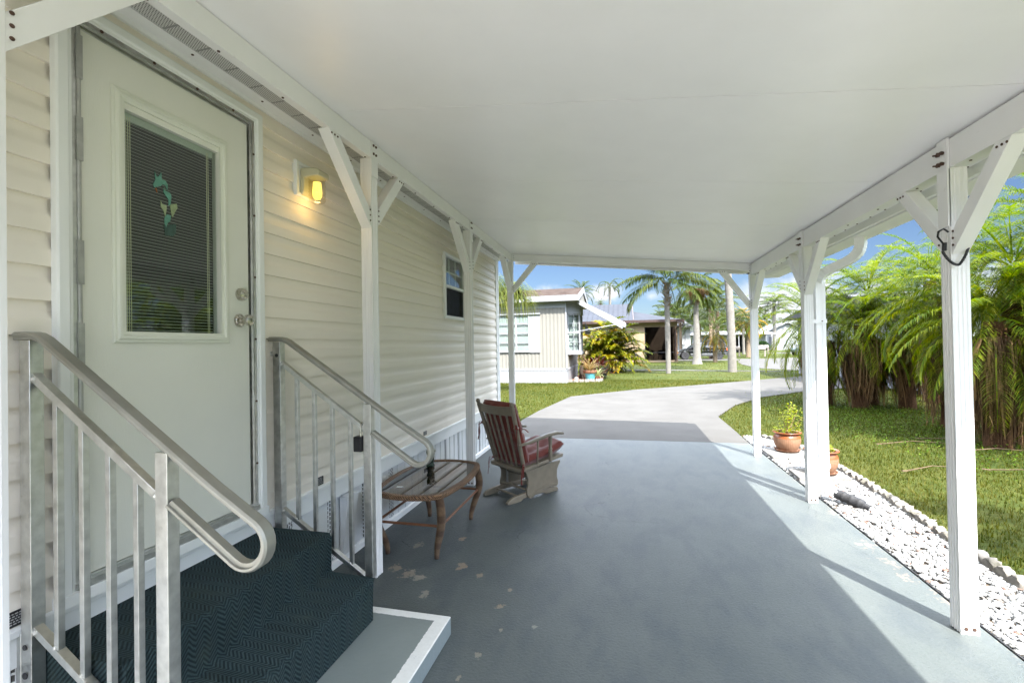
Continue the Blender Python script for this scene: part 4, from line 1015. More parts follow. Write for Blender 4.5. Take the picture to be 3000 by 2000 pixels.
# ---------------------------------------------------------------- gravel bed
R_ = np.random.RandomState(11)
def ico1():
    import bmesh
    bm = bmesh.new(); bmesh.ops.create_icosphere(bm, subdivisions=1, radius=1); bm.verts.ensure_lookup_table()
    v = np.array([q.co[:] for q in bm.verts]); f = np.array([[l.index for l in p.verts] for p in bm.faces]); bm.free(); return v, f
IV, IF = ico1()
def inpoly(x, y, poly):
    p = np.array(poly); r = np.zeros(x.shape, bool); j = len(p)-1
    for i in range(len(p)):
        c = ((p[i,1] > y) != (p[j,1] > y)) & (x < (p[j,0]-p[i,0])*(y-p[i,1])/(p[j,1]-p[i,1]+1e-12) + p[i,0])
        r ^= c; j = i
    return r
EDGE = [(2.22,-1.0),(2.24,1.5),(2.25,2.6),(2.265,3.33),(2.285,3.9),(2.33,4.48),(2.365,5.06),(2.375,5.65),(2.385,6.2),(2.37,6.8),(2.31,7.3),(2.16,7.72),(1.98,7.92),(1.82,7.98)]
BED = [(1.79,-1.0),(1.785,7.6),(1.82,7.98)] + EDGE[::-1][1:]
def pebbles(N, zone, lo, hi, zb):
    x = R_.uniform(min(p[0] for p in zone), max(p[0] for p in zone), N); y = R_.uniform(.9, max(p[1] for p in zone), N)
    k = inpoly(x, y, zone); x, y = x[k], y[k]; n = len(x)
    s = R_.uniform(lo, hi, n)**1.0; sc = np.stack([s*R_.uniform(.8,1.25,n), s*R_.uniform(.6,.95,n), s*R_.uniform(.32,.5,n)], 1)
    a = R_.uniform(0, 6.28, n); b = R_.normal(0, .3, n)
    V = IV[None]*sc[:,None,:]*(1+R_.normal(0,.04,(n,IV.shape[0],1)))
    X = V[...,0]*np.cos(a)[:,None]-V[...,1]*np.sin(a)[:,None]; Y = V[...,0]*np.sin(a)[:,None]+V[...,1]*np.cos(a)[:,None]
    Z = V[...,2] + X*np.sin(b)[:,None]*.5
    P = np.stack([X+x[:,None], Y+y[:,None], Z + zb + R_.uniform(0,.022,n)[:,None]], -1)
    return P.reshape(-1,3), (IF[None]+(np.arange(n)*len(IV))[:,None,None]).reshape(-1,3)
t = NT('white_pebble'); g = t.node('ShaderNodeNewGeometry')
c = t.ramp(g.outputs['Random Per Island'], [(0,(.22,.215,.205)),(.12,(.31,.31,.30)),(.80,(.40,.405,.405)),(.955,(.35,.33,.30)),(.962,(.18,.08,.055)),(1,(.12,.11,.10))])
n = t.noise(30, 4); c = t.mix(t.remap(n, .45, .75, 0, .35), c, (.22,.20,.17)); t.set(c, .75, 0, .2); M['pebble'] = t.mat
v, f = pebbles(13000, BED, .010, .025, -.012)
o = arr_obj('gravel', v, f, M['pebble'], smooth=True); tag(o, kind='stuff')
M['bedsoil'] = pm('dark_bed_soil', (.10,.08,.06), .95, var=.4, scale=30, bump=.6)
mb = MB(); mb.prism(BED, 'z', -.10, -.014); struct(mb.build('bed_ground', M['bedsoil'], smooth=0))
mb = MB(); mb.sweep([(1.779,-1,.0),(1.778,2.6,.0),(1.782,4.5,.0),(1.782,6.4,.0),(1.788,7.6,.0)], [(-.004,-.05),(.004,-.05),(.004,.003),(-.004,.003)], up=(0,0,1))
tag(mb.build('edging_strip', M['blackrub'], None, smooth=0), 'thin black plastic edging strip between the slab and white pebbles', 'edging strip')
# scalloped concrete edging blocks
def edger(p, q):
    a = math.atan2(q[1]-p[1], q[0]-p[0]); L = math.hypot(q[0]-p[0], q[1]-p[1]) - .012
    mb = MB(); prof = [(0,-.05)]; top = []; ns = 4
    for k in range(ns):
        for i in range(9): s = (k + i/9)/ns; top.append((s*L, .030 + .034*math.sin(PI*i/9)**.8 + U(-.002,.002)))
    prof = [(0,-.06)] + [(x,z) for x, z in top] + [(L,-.06)]
    t_ = .036
    n = len(prof); vs = []
    for side in (-t_, t_):
        for x, z in prof: vs.append((x, side*(1 - .25*(z > .05)) + .012*math.sin(x/L*ns*2*PI) + U(-.002,.002), z))
    mb.add(vs, [tuple(range(n)), tuple(range(n,2*n))[::-1]] + [(i, n+i, n+(i+1)%n, (i+1)%n) for i in range(n)])
    o = mb.build('edging_block', M['edger'], None, smooth=70, bevel=.014, seg=3)
    o.location = (p[0], p[1], 0); o.rotation_euler = (U(-.03,.03), U(-.02,.02), a)
    return tag(o, 'weathered scalloped concrete edging block bordering the white pebble bed', 'edging block', 'scalloped concrete edging blocks along the pebble bed')
def walk(pts, step):
    out = [Vector((*pts[0],0))]; carry = 0
    for a, b in zip(pts[:-1], pts[1:]):
        a, b = Vector((*a,0)), Vector((*b,0)); L = (b-a).length; d = step-carry
        while d <= L: out.append(a + (b-a)*(d/L)); d += step
        carry = L - (d-step)
    return out
W_ = walk([p for p in EDGE if p[1] > 1.4], .46)
for p, q in zip(W_[:-1], W_[1:]): edger((p.x+.02,p.y), (q.x+.02,q.y))
# two flagstones, each with a pot on a saucer
def flag(poly, label):
    mb = MB(); mb.prism(poly, 'z', -.02, .040); o = mb.build('flagstone', M['paver'], None, smooth=0, bevel=.006)
    return tag(o, label, 'paver')
flag([(1.80,6.38),(2.27,6.56),(2.235,7.02),(1.79,6.84)], 'grey concrete paver under the pot with the leafy green plant')
flag([(1.79,5.46),(2.31,5.52),(2.30,5.96),(1.80,5.82)], 'grey concrete paver under the pot half hidden behind the downspout')
def quadleaf(vs, fs, c, d, L, W, upv):
    d = Vector(d).normalized(); s = d.cross(Vector(upv)); s = s.normalized() if s.length > 1e-4 else Vector((1,0,0)); n = s.cross(d)
    i = len(vs); c = Vector(c)
    vs += [tuple(c), tuple(c + d*L*.45 + s*W*.5 + n*L*.05), tuple(c + d*L - n*L*.08), tuple(c + d*L*.45 - s*W*.5 + n*L*.05)]; fs.append((i,i+1,i+2,i+3))
def pot(loc, label, plant):
    pt = thing('potted_plant', label, 'potted plant', (loc[0], loc[1], .041), 0, 'terracotta pots on pavers by the pebble bed')
    def B(mb, nm, mt, sm=40): return mb.build(nm, mt, pt, smooth=sm, local=True)
    mb = MB(); mb.lathe([(.10,.001),(.128,.002),(.150,.022),(.155,.030),(.146,.030),(.125,.012),(.0001,.011)], (0,0,0), 36); B(mb, 'saucer', M['terradull'])
    mb = MB(); mb.lathe([(.0001,.013),(.108,.013),(.118,.030),(.135,.06),(.152,.10),(.160,.14),(.158,.18)], (0,0,0), 40); B(mb, 'pot_body', M['potpat'])
    mb = MB(); mb.lathe([(.158,.18),(.152,.205),(.140,.218),(.136,.228),(.142,.238),(.165,.246),(.170,.252),(.166,.260),(.148,.258),(.138,.250),(.135,.225),(.0001,.225)], (0,0,0), 40); B(mb, 'pot_rim', M['terracotta'])
    mb = MB(); mb.lathe([(.0001,.236),(.08,.238),(.137,.230)], (0,0,0), 20); B(mb, 'soil', M['soil'])
    if plant:
        vs = []; fs = []; rn = random.Random(4); st = MB()
        for k in range(260):
            a = rn.uniform(0,6.28); r = .15*rn.random()**.5; z = .25 + .055*rn.random()
            quadleaf(vs, fs, (r*math.cos(a), r*math.sin(a), z), (math.cos(a)+rn.uniform(-.8,.8), math.sin(a)+rn.uniform(-.8,.8), rn.uniform(-.2,.9)), rn.uniform(.02,.035), rn.uniform(.014,.022), (0,0,1))
        stems = [((.0,.0),(.03,.0,.30)),((.01,.01),(.09,.02,.36)),((-.01,.0),(-.04,.03,.27)),((.02,-.02),(.17,-.03,.22)),((0,0),(.02,-.05,.38)),((.03,0),(.13,.05,.30))]
        for (bx, by), (dx, dy, h) in stems:
            pts = [(bx+dx*q**1.4, by+dy*q, .235+h*q + .01*math.sin(q*9)) for q in [i/7 for i in range(8)]]
            st.tube(pts, [.0055-.004*i/7 for i in range(8)], 5)
            for k in range(46):
                q = rn.uniform(.3,1.02); i = min(6, int(q*7)); p = Vector(pts[i]).lerp(Vector(pts[min(7,i+1)]), q*7-i)
                a = rn.uniform(0,6.28); w = .045*rn.random(); quadleaf(vs, fs, p + Vector((w*math.cos(a), w*math.sin(a), rn.uniform(-.02,.03))), (math.cos(a), math.sin(a), rn.uniform(-.4,.8)), rn.uniform(.028,.048), rn.uniform(.020,.032), (0,0,1))
        B(st, 'stems', M['wood'])
        arr_obj('foliage', vs, fs, M['potleaf'], pt, tone=np.repeat(np.random.rand(len(fs)), 4))
    else:
        vs = []; fs = []; rn = random.Random(9)
        for k in range(200):
            a = rn.uniform(0,6.28); r = .11*rn.random()**.5; z = .24 + .11*rn.random()*(1-r/.16)
            quadleaf(vs, fs, (r*math.cos(a), r*math.sin(a), z), (math.cos(a)+rn.uniform(-.8,.8), math.sin(a)+rn.uniform(-.8,.8), rn.uniform(0,1)), rn.uniform(.025,.045), rn.uniform(.016,.026), (0,0,1))
        arr_obj('foliage', vs, fs, M['potleaf'], pt, tone=np.repeat(np.random.rand(len(fs)), 4))
t = NT('dimpled_terracotta'); s = t.sep()
an = t.math('ARCTAN2', s[1], s[0]); ua = t.math('MULTIPLY', an, 46/6.2832*1.0); vz = t.math('MULTIPLY', s[2], 62)
q = t.math('MULTIPLY', t.math('SINE', t.math('MULTIPLY', t.math('ADD', ua, vz), PI)), t.math('SINE', t.math('MULTIPLY', t.math('SUBTRACT', ua, vz), PI)))
n = t.noise(7, 4); c = t.ramp(n, [(.3,(.215,.115,.068)),(.7,(.27,.15,.092))]); c = t.mix(t.remap(q, -.6, .6, .35, 0), c, (.15,.07,.038)); t.set(c, .65, 0, .2); t.bump(q, .35, .006); M['potpat'] = t.mat
pot((2.075,6.745), 'terracotta pot with a bright green leafy plant on a saucer', True)
pot((2.085,5.69), 'terracotta pot with low seedlings, half hidden behind the downspout', False)

# ---------------------------------------------------------------- lawn blades (stuff)
def blades(N, r0, r1, seed, th0=-44, th1=62):
    R = np.random.RandomState(seed)
    r = R.uniform(r0, r1, N); a = np.radians(R.uniform(th0, th1, N)) - YAW
    x = r*np.sin(a); y = r*np.cos(a); k = np.ones(N, bool)
    for p in NOLAWN: k &= ~inpoly(x, y, p)
    # keep a ragged bite over the concrete edges
    x, y, r = x[k], y[k], r[k]; n = len(x)
    L = R.uniform(.028,.058,n)*(1+.012*r); W = R.uniform(.004,.007,n)*(1+.10*r); az = R.uniform(0,6.28,n); ln = R.uniform(.1,1.1,n)
    dx, dy = np.cos(az), np.sin(az); z0 = np.full(n,-.03)
    A = np.stack([x-dy*W/2, y+dx*W/2, z0],1); B = np.stack([x+dy*W/2, y-dx*W/2, z0],1)
    C = np.stack([x+dx*L*np.sin(ln), y+dy*L*np.sin(ln), z0+L*np.cos(ln)],1)
    V = np.stack([A,B,C],1).reshape(-1,3); F = np.arange(3*n).reshape(-1,3)
    # patchy tone: worn straw patches and greener ground under the palms
    tone = .5 + .20*np.sin(x*1.3+np.sin(y*.9)*2)*np.sin(y*1.1+x*.4) + .13*np.sin(x*3.1+y*2.3) + R.normal(0,.12,n)
    green = np.clip(1-np.hypot((x-5.2)/3.4,(y-9.6)/5.2), 0, 1); tone -= .30*green
    return V, F, np.repeat(np.clip(tone,0,1), 3)
v1, f1_, t1 = blades(330000, 2.2, 20, 21); v2, f2_, t2 = blades(80000, 16, 60, 22)
o = arr_obj('grass', np.concatenate([v1,v2]), np.concatenate([f1_, f2_+len(v1)]), M['blade'], tone=np.concatenate([t1,t2])); tag(o, kind='stuff')
# low leafy ground cover under the date palms
vs = []; fs = []; rn = random.Random(2)
M['cover'] = leafmat('ground_cover_leaf', [(0,(.02,.055,.004)),(.5,(.06,.12,.008)),(1,(.13,.19,.02))], .35)
for k in range(9000):
    x = rn.gauss(5.0,1.5); y = rn.gauss(9.9,2.0)
    if x < 3.0 + .35*rn.random() + max(0, (8.5-y)*.22) or y < 4.8 or y > 15: continue
    a = rn.uniform(0,6.28); quadleaf(vs, fs, (x, y, rn.uniform(-.02,.05)), (math.cos(a), math.sin(a), rn.uniform(-.1,.8)), rn.uniform(.02,.045), rn.uniform(.014,.030), (0,0,1))
o = arr_obj('ground_cover', vs, fs, M['cover'], tone=np.repeat(np.random.rand(len(fs)), 4)); tag(o, kind='stuff')

# ---------------------------------------------------------------- palms
def frond_geo(rn, L, el, az, droop, nl, leafL, leafW, hang, vtilt=.5, stem=.012, twist=0.0, start=.18):
    """one feather frond from the origin: rachis strip and drooping leaflets; returns lists"""
    vs = []; fs = []; ca, sa = math.cos(az), math.sin(az)
    P = []; K = 14; p = Vector((0,0,0)); e = el
    bend = rn.uniform(-.25,.25) + twist
    for i in range(K+1):
        P.append(p.copy()); q = i/K
        e = el - droop*q**1.25; b = az + bend*q*q
        p = p + Vector((math.cos(b)*math.cos(e), math.sin(b)*math.cos(e), math.sin(e)))*(L/K)
    for i in range(K):                                   # rachis: flat strip with a keel
        t_ = (P[i+1]-P[i]).normalized(); s = t_.cross(Vector((0,0,1))); s = s.normalized() if s.length > 1e-3 else Vector((1,0,0))
        w0 = stem*(1-.8*i/K); w1 = stem*(1-.8*(i+1)/K); o = len(vs)
        vs += [tuple(P[i]-s*w0), tuple(P[i]+s*w0), tuple(P[i+1]+s*w1), tuple(P[i+1]-s*w1)]; fs.append((o,o+1,o+2,o+3))
    nr = len(fs)
    for k in range(nl):
        q = start + (1-start)*(k+.5)/nl; f = q*K; i = min(K-1, int(f)); c = P[i].lerp(P[i+1], f-i)
        t_ = (P[i+1]-P[i]).normalized(); s = t_.cross(Vector((0,0,1))); s = s.normalized() if s.length > 1e-3 else Vector((1,0,0)); up_ = s.cross(t_)
        ll = leafL*(.55+.45*math.sin(PI*min(1,.12+q*.95)))*rn.uniform(.85,1.1)*(1 if q < .9 else .8)
        for sg in (1,-1):
            fw_ = .35+.55*q; d = (s*sg*1.0 + t_*fw_*rn.uniform(.8,1.2) + up_*vtilt*rn.uniform(.5,1.4)).normalized()
            m = c + d*ll*.5; d2 = (d + Vector((0,0,-hang*rn.uniform(.6,1.4)))).normalized(); e2 = m + d2*ll*.5
            n = d.cross(t_); wv = d.cross(Vector((0,0,1))); wv = (wv.normalized() if wv.length > 1e-3 else s)*leafW*.5*rn.uniform(.8,1.2)
            o = len(vs); vs += [tuple(c-wv*.6), tuple(c+wv*.6), tuple(m+wv), tuple(m-wv), tuple(e2+wv*.12), tuple(e2-wv*.12)]
            fs += [(o,o+1,o+2,o+3),(o+3,o+2,o+4,o+5)]
    return vs, fs
def crown_geo(seed, n, L, leafL, leafW, nl, el=(1.35,-.5), droop=(.9,1.7), hang=.7, vtilt=.5, stem=.012, tonef=None, zoff=.25, rad_=.05, start=.18):
    rn = random.Random(seed); V = []; F = []; T = []
    for k in range(n):
        q = (k+.5)/n; e = el[0] + (el[1]-el[0])*q**.85 + rn.uniform(-.12,.12); az = k*2.39996 + rn.uniform(-.25,.25)
        v, f = frond_geo(rn, L*rn.uniform(.82,1.1)*(1 if q > .15 else .8), e, az, droop[0]+(droop[1]-droop[0])*rn.random(), nl, leafL, leafW, hang, vtilt, stem, start=start)
        o = len(V); dz = zoff*(1-q); V += [(x+rad_*math.cos(az), y+rad_*math.sin(az), z+dz) for x, y, z in v]; F += [tuple(i+o for i in g) for g in f]
        tn = (tonef(q, rn) if tonef else rn.uniform(.15,.85)); T += [tn]*len(v)
    return np.array(V), np.array(F), np.array(T)
def trunk_geo(h, r0, r1, lean=(0,0), seed=0, flare=1.0, n=12, K=16, boots=0):
    rn = random.Random(seed); mb = MB(); pts = []; rs = []
    for i in range(K+1):
        q = i/K; pts.append((lean[0]*q*q, lean[1]*q*q, h*q - .04*(i == 0)))
        rs.append((r0+(r1-r0)*q)*(1+(flare-1)*math.exp(-q*h/.35)) * (1+.03*rn.uniform(-1,1)))
    mb.tube(pts, rs, n)
    return mb
def boot_geo(z0, z1, r, n, seed, L=.22):
    rn = random.Random(seed); mb = MB()
    for k in range(n):
        z = z0 + (z1-z0)*k/n; a = k*2.4; c = Vector((r*.8*math.cos(a), r*.8*math.sin(a), z)); d = Vector((math.cos(a)*.75, math.sin(a)*.75, rn.uniform(.4,.9)))*L*rn.uniform(.7,1.2)
        s = Vector((-math.sin(a), math.cos(a), 0))
        mb.hexa([c-s*.05, c+s*.05, c+s*.05+Vector((0,0,.05)), c-s*.05+Vector((0,0,.05))][:4], [c+d-s*.025, c+d+s*.025, c+d+s*.025+Vector((0,0,.025)), c+d-s*.025+Vector((0,0,.025))])
    return mb
def skirt_geo(seed, n, ztop, zbot, r, spread):
    """dead fronds hanging down a trunk: ragged bundles of shredded strands, wide under the crown and drawn in below"""
    rn = random.Random(seed); V = []; F = []; T = []
    nb = max(5, n//26); bun = [(rn.uniform(0,6.28), rn.uniform(.5,1.05), rn.uniform(.6,1.35), rn.uniform(.1,.8)) for _ in range(nb)]
    for k in range(n*2):
        ba, bl, bo, bt = bun[k % nb]; a = ba + rn.gauss(0,.28); z = ztop - (ztop-zbot)*.35*rn.random()**1.5; L = (z - zbot)*min(1.02, bl*rn.uniform(.55,1.15))
        p = Vector((r*math.cos(a), r*math.sin(a), z)); out = spread*bo*rn.uniform(.6,1.3); w = rn.uniform(.0025,.0075) if rn.random() < .85 else rn.uniform(.010,.020)
        s = Vector((-math.sin(a+rn.uniform(-1.2,1.2)), math.cos(a), 0)); ca, sa = math.cos(a), math.sin(a); jx, jy = rn.gauss(0,.025), rn.gauss(0,.025)
        pts = [p, p + Vector((out*.9*ca, out*.9*sa, -.02*L)), p + Vector((out*ca*1.05+jx, out*sa*1.05+jy, -.30*L)), p + Vector((out*ca*.55+jx*1.5, out*sa*.55+jy*1.5, -.68*L)), p + Vector((out*ca*.35+jx*2.2, out*sa*.35+jy*2.2, -L))]
        o = len(V); tn = min(1, max(0, bt + rn.gauss(0,.16)))
        for i, q in enumerate(pts): ww = w*(.8,1.1,1,.8,.2)[i]; V += [tuple(q-s*ww), tuple(q+s*ww)]; T += [tn]*2
        F += [(o+2*i, o+2*i+1, o+2*i+3, o+2*i+2) for i in range(4)]
        if rn.random() < .35:
            for j in range(5):
                q = rn.uniform(.1,.9); b = pts[2].lerp(pts[4], q); o = len(V); dd = Vector((rn.uniform(-.06,.06), rn.uniform(-.06,.06), -rn.uniform(.06,.18)))
                V += [tuple(b-s*.004), tuple(b+s*.004), tuple(b+dd+s*.001), tuple(b+dd-s*.001)]; T += [min(1,max(0,tn+rn.uniform(-.2,.3)))]*4; F.append((o,o+1,o+2,o+3))
    return np.array(V), np.array(F), np.array(T)
def date_palm(loc, h, label, seed, L=1.55, n=46, skirt=True, lean=(0,0), group='date palms beside the lawn'):
    p = thing('date_palm', label, 'palm tree', (loc[0], loc[1], -.03), 0, group)
    trunk_geo(h, .13, .12, lean, seed, 1.25).build('trunk', M['fibre'], p, smooth=50, local=True)
    V, F, T = crown_geo(seed, n, L, .27, .0125, 58, el=(1.42,-1.0), droop=(.9,1.75), hang=.75, vtilt=.35, tonef=lambda q, r: min(1, max(0, .25+.5*q+r.uniform(-.25,.25))), zoff=.35)
    V = V + np.array([lean[0], lean[1], h-.05-.12]); arr_obj('crown', V, F, M['frond'], p, tone=T)
    if skirt:
        V, F, T = skirt_geo(seed+50, 430, min(h,1.5)+.05, .0, .16, .17); arr_obj('dead_fronds', V + np.array([lean[0]*.6, lean[1]*.6, 0]), F, M['dead'], p, tone=T)
    return p
date_palm((4.55,12.1), 2.0, 'date palm with the leftmost brown skirt of the far clump', 101, 1.6, lean=(-.2,0))
date_palm((5.10,11.75), 1.85, 'date palm in the middle of the far clump, thick brown skirt', 102, 1.6, lean=(0,-.1))
date_palm((5.55,12.3), 2.55, 'tall date palm of the far clump rising behind its middle', 103, 1.75, 56)
date_palm((6.00,11.75), 2.05, 'date palm at the end of the far clump beside the gap', 104, 1.6, lean=(.1,0))
date_palm((7.1,12.9), 2.9, 'date palm standing behind the gap between the two clumps', 105, 1.8, 56, skirt=False)
date_palm((5.45,9.4), 2.25, 'date palm with thin hanging dead fronds beside the near fluted post', 106, 1.6, lean=(-.1,-.1))
date_palm((5.02,7.75), 1.75, 'nearest date palm with a broad brown skirt beside the near post', 107, 1.5, n=54)
date_palm((5.50,8.15), 2.5, 'date palm behind the nearest one, crown near the roof corner', 108, 1.75, 54)
date_palm((6.9,9.2), 3.4, 'tall date palm at the back of the near clump', 109, 1.9, 60)
date_palm((6.4,7.0), 2.3, 'low date palm in front of the near clump, partly cut off', 110, 1.5)
date_palm((4.7,2.1), 2.6, 'date palm on the near lawn level with the steps, out of sight', 112, 1.5, skirt=False)
# cut fronds lying on the grass
for k, (x, y, a, L) in enumerate([(3.55,7.6,.2,.9),(4.3,8.1,-.15,1.1),(4.35,7.3,.1,.8),(3.1,6.1,.35,.7),(4.0,6.3,-.4,.5)]):
    mb = MB(); mb.tube([(0,0,.005),(L*.5,.03,.035),(L,-.02,.012)], [.007,.005,.002], 6); mb.hexa([(-.07,-.014,.0),(.0,-.007,.0),(.0,.007,.0),(-.07,.014,.0)],[(-.07,-.012,.008),(0,-.006,.010),(0,.006,.010),(-.07,.012,.008)])
    o = mb.build('fallen_frond', M['deadstick'] if 'deadstick' in M else M.setdefault('deadstick', pm('dry_frond_stalk', (.11,.075,.045), .9, var=.2)), None, smooth=60); o.location = (x, y, 0); o.rotation_euler = (0,0,a)
    tag(o, 'dry brown palm frond stalk lying on the grass by the date palms', 'fallen frond', 'dry frond stalks on the lawn')
# ---------------------------------------------------------------- far palms: one mesh of each kind, copied
def far_palm(name, label, loc, h, r0, r1, crown, trunkm, leafm, rz=0, lean=(0,0), flare=1.2, boots=None, skirt=None, group=None, sc=1.0, extra=None, cz=0):
    p = thing(name, label, 'palm tree', (loc[0], loc[1], -.03), rz, group)
    trunk_geo(h, r0, r1, lean, int(loc[0]*7+loc[1]), flare, 14, 22).build('trunk', trunkm, p, smooth=50, local=True)
    if boots: b = boot_geo(*boots); b.M = None; o = b.build('boots', M['boots'], p, smooth=0, local=True); o.location = (lean[0]*.9, lean[1]*.9, 0)
    key = crown[0]
    if key not in CROWN:
        V, F, T = crown_geo(**crown[1]); CROWN[key] = (V, F, T)
    V, F, T = CROWN[key]
    me_key = (key, leafm.name)
    if me_key in CMESH:
        o = bpy.data.objects.new('crown', CMESH[me_key]); COL.objects.link(o); o.parent = p
    else:
        o = arr_obj('crown', V, F, leafm, p, tone=T); CMESH[me_key] = o.data
    o.location = (lean[0], lean[1], h-.1+cz); o.scale = (sc, sc, sc); o.rotation_euler = (0,0,rz*1.7)
    if skirt:
        V, F, T = skirt_geo(*skirt); o = arr_obj('dead_fronds', V + np.array([lean[0],lean[1],0]), F, M['dead'], p, tone=T)
    return p
CROWN = {}; CMESH = {}
QUEEN = ('queen', dict(seed=5, n=24, L=2.6, leafL=.72, leafW=.034, nl=62, el=(1.3,-.1), droop=(.8,1.5), hang=1.7, vtilt=.2, stem=.03, zoff=.5, rad_=.12))
SABAL = ('sabal', dict(seed=8, n=34, L=1.9, leafL=.75, leafW=.045, nl=22, el=(1.4,-.7), droop=(.7,1.5), hang=1.1, vtilt=.2, stem=.025, zoff=.6, rad_=.15, start=.55))
SMALL = ('small', dict(seed=12, n=34, L=1.75, leafL=.38, leafW=.024, nl=38, el=(1.4,-.7), droop=(.9,1.7), hang=.7, vtilt=.4, stem=.018, zoff=.4))
LUSH = ('lush', dict(seed=15, n=22, L=2.3, leafL=.5, leafW=.04, nl=34, el=(1.35,-.1), droop=(.9,1.7), hang=.8, vtilt=.5, stem=.03, zoff=.4))
QG = 'feather palms along the far street'
far_palm('queen_palm', 'grey-trunked feather palm with stubby boots, nearest on the far lawn', (2.135,24.1), 4.6, .125, .13, QUEEN, M['trunk_grey'], M['frond_far'], .4, flare=1.02, boots=(3.3,4.6,.15,28,1,.26), sc=1.0)
far_palm('sabal_palm', 'fan palm with flared trunk base and a skirt of dead fronds', (4.99,34.4), 5.3, .25, .15, SABAL, M['trunk_grey'], M['frond_far'], 1.0, flare=1.5, skirt=(7,420,5.35,4.15,.16,.55), sc=.9)
far_palm('tall_palm', 'thick smooth grey palm trunk rising out of sight behind the corner brace', (5.32,25.15), 7.2, .205, .17, QUEEN, M['trunk_grey'], M['frond_far'], 2.0, lean=(.42,0), flare=1.08)
far_palm('small_date_palm', 'short date palm in front of the black car, yellow lower fronds', (6.79,37.8), 2.3, .15, .17, SMALL, M['boots'], M['frond_far'], .7, flare=1.1, skirt=None, sc=1.15)
V, F, T = crown_geo(77, 14, 1.5, .38, .03, 30, el=(-.2,-.7), droop=(.8,1.3), hang=1.0); o_ = bpy.data.objects[-1] if False else None
_sd = [o for o in COL.objects if o.name.startswith('small_date_palm')][0]
o_ = arr_obj('yellow_fronds', V + np.array([0,0,2.0]), F, M['frond_yellow'], _sd, tone=T)
far_palm('yellowing_palm', 'small palm with yellow and orange lower fronds behind the corner post', (11.86,49), 3.4, .22, .19, ('smallb', dict(SMALL[1], seed=31)), M['boots'], M['frond_far'], .2, flare=1.2, sc=1.15)
_sd = [o for o in COL.objects if o.name.startswith('yellowing_palm')][0]
V, F, T = crown_geo(78, 12, 2.2, .5, .05, 28, el=(.35,-.4), droop=(1.0,1.7), hang=1.0); arr_obj('yellow_fronds', V + np.array([0,0,3.2]), F, M['frond_yellow'], _sd, tone=T)
far_palm('slender_palm', 'slender pale palm with yellow fronds just left of the corner post', (14.1,60.5), 4.6, .16, .14, LUSH, M['trunk_grey'], M['frond_yellow'], .9, sc=.75)
far_palm('slender_palm', 'tall slender palm standing alone against the cloud right of the corner post', (25.2,87), 7.7, .30, .24, QUEEN, M['trunk_grey'], M['frond_far'], 2.2, sc=1.15, cz=-.1, flare=1.4)
far_palm('slender_palm', 'thin curving palm whose fronds arch over the beige house roof', (-1.4,50), 7.7, .17, .13, ('arch', dict(QUEEN[1], n=14, seed=41, el=(1.1,.1), droop=(1.9,2.6), leafL=.45, hang=.6)), M['trunk_grey'], M['frond_far'], .3, sc=.72)
far_palm('feather_palm', 'palm crown showing over the shingle roof ridge', (-4.4,50), 7.2, .2, .18, LUSH, M['trunk_brown'], M['frond_far'], 1.1, sc=.85)
far_palm('feather_palm', 'small dark palm tip beside the shingled gable', (-3.0,62), 7.0, .2, .18, LUSH, M['trunk_brown'], M['frond_far'], 2.1, sc=.4)
for k, (x, y, h, s, lb) in enumerate([(7.9,45.9,5.4,1.0,'dense feather palm between the fan palm and the thick grey trunk'),(9.0,48.5,4.6,.95,'bright feather palm behind the thick grey trunk'),(7.3,72,5.9,1.25,'broad palm crown behind the metal roof, higher one'),(5.3,70,5.0,1.1,'broad palm crown just above the metal roof edge'),(10.2,72,4.2,1.1,'low palm crown above the white house beside the fan palm'),(8.3,55,3.6,.95,'low feather palm right behind the black car'),(12.4,58,3.9,.9,'palm between the thick trunk and the corner post'),(18.9,78,3.4,1.0,'low palm behind the mailboxes'),(21.0,90,3.6,1.2,'low dull palm left of the far white gable house'),(9.6,54,5.0,1.1,'tall feather palm crowded behind the thick grey trunk'),(6.6,58,4.4,1.05,'feather palm above the white house gable'),(11.0,64,5.2,1.2,'big feather palm behind the yellow palms'),(16.4,84,4.6,1.2,'feather palm over the open carport roof'),(13.0,80,5.4,1.3,'far feather palm between the two trunks of yellow palms')]):
    far_palm('feather_palm', lb, (x,y), h, .18, .15, QUEEN if k % 2 == 0 else LUSH, M['trunk_brown'], M['frond_far'], k*1.3, group=QG, sc=s)

# weeping ponytail palm at the house corner
pn = thing('ponytail_palm', 'weeping ponytail palm with strap leaves beside the shuttered window', 'palm tree', (-4.75,13.7,-.03))
trunk_geo(3.0, .28, .10, (0,0), 3, 1.8).build('trunk', M['trunk_brown'], pn, smooth=50, local=True)
rn = random.Random(6); V = []; F = []; T = []
for hd in range(5):
    hx, hy, hz = [(.7,0,3.35),(1.35,-.1,3.1),(.15,.1,3.0),(.95,-.4,2.9),(1.55,.1,2.95)][hd]
    for k in range(230):
        a = rn.uniform(0,6.28); e = rn.uniform(.2,1.4); L = rn.uniform(.9,1.35); p = Vector((hx,hy,hz)); o = len(V); tn = rn.random(); w = .011
        for i in range(7):
            q = i/6; s = Vector((-math.sin(a), math.cos(a), 0))*w*(1-.8*q); V += [tuple(p-s), tuple(p+s)]; T += [tn]*2
            ee = e - q*2.9; p = p + Vector((math.cos(a)*math.cos(max(ee,-1.5)), math.sin(a)*math.cos(max(ee,-1.5)), math.sin(max(ee,-1.5))))*L/6
        F += [(o+2*i, o+2*i+1, o+2*i+3, o+2*i+2) for i in range(6)]
arr_obj('crown', V, F, M['pony'], pn, tone=T)

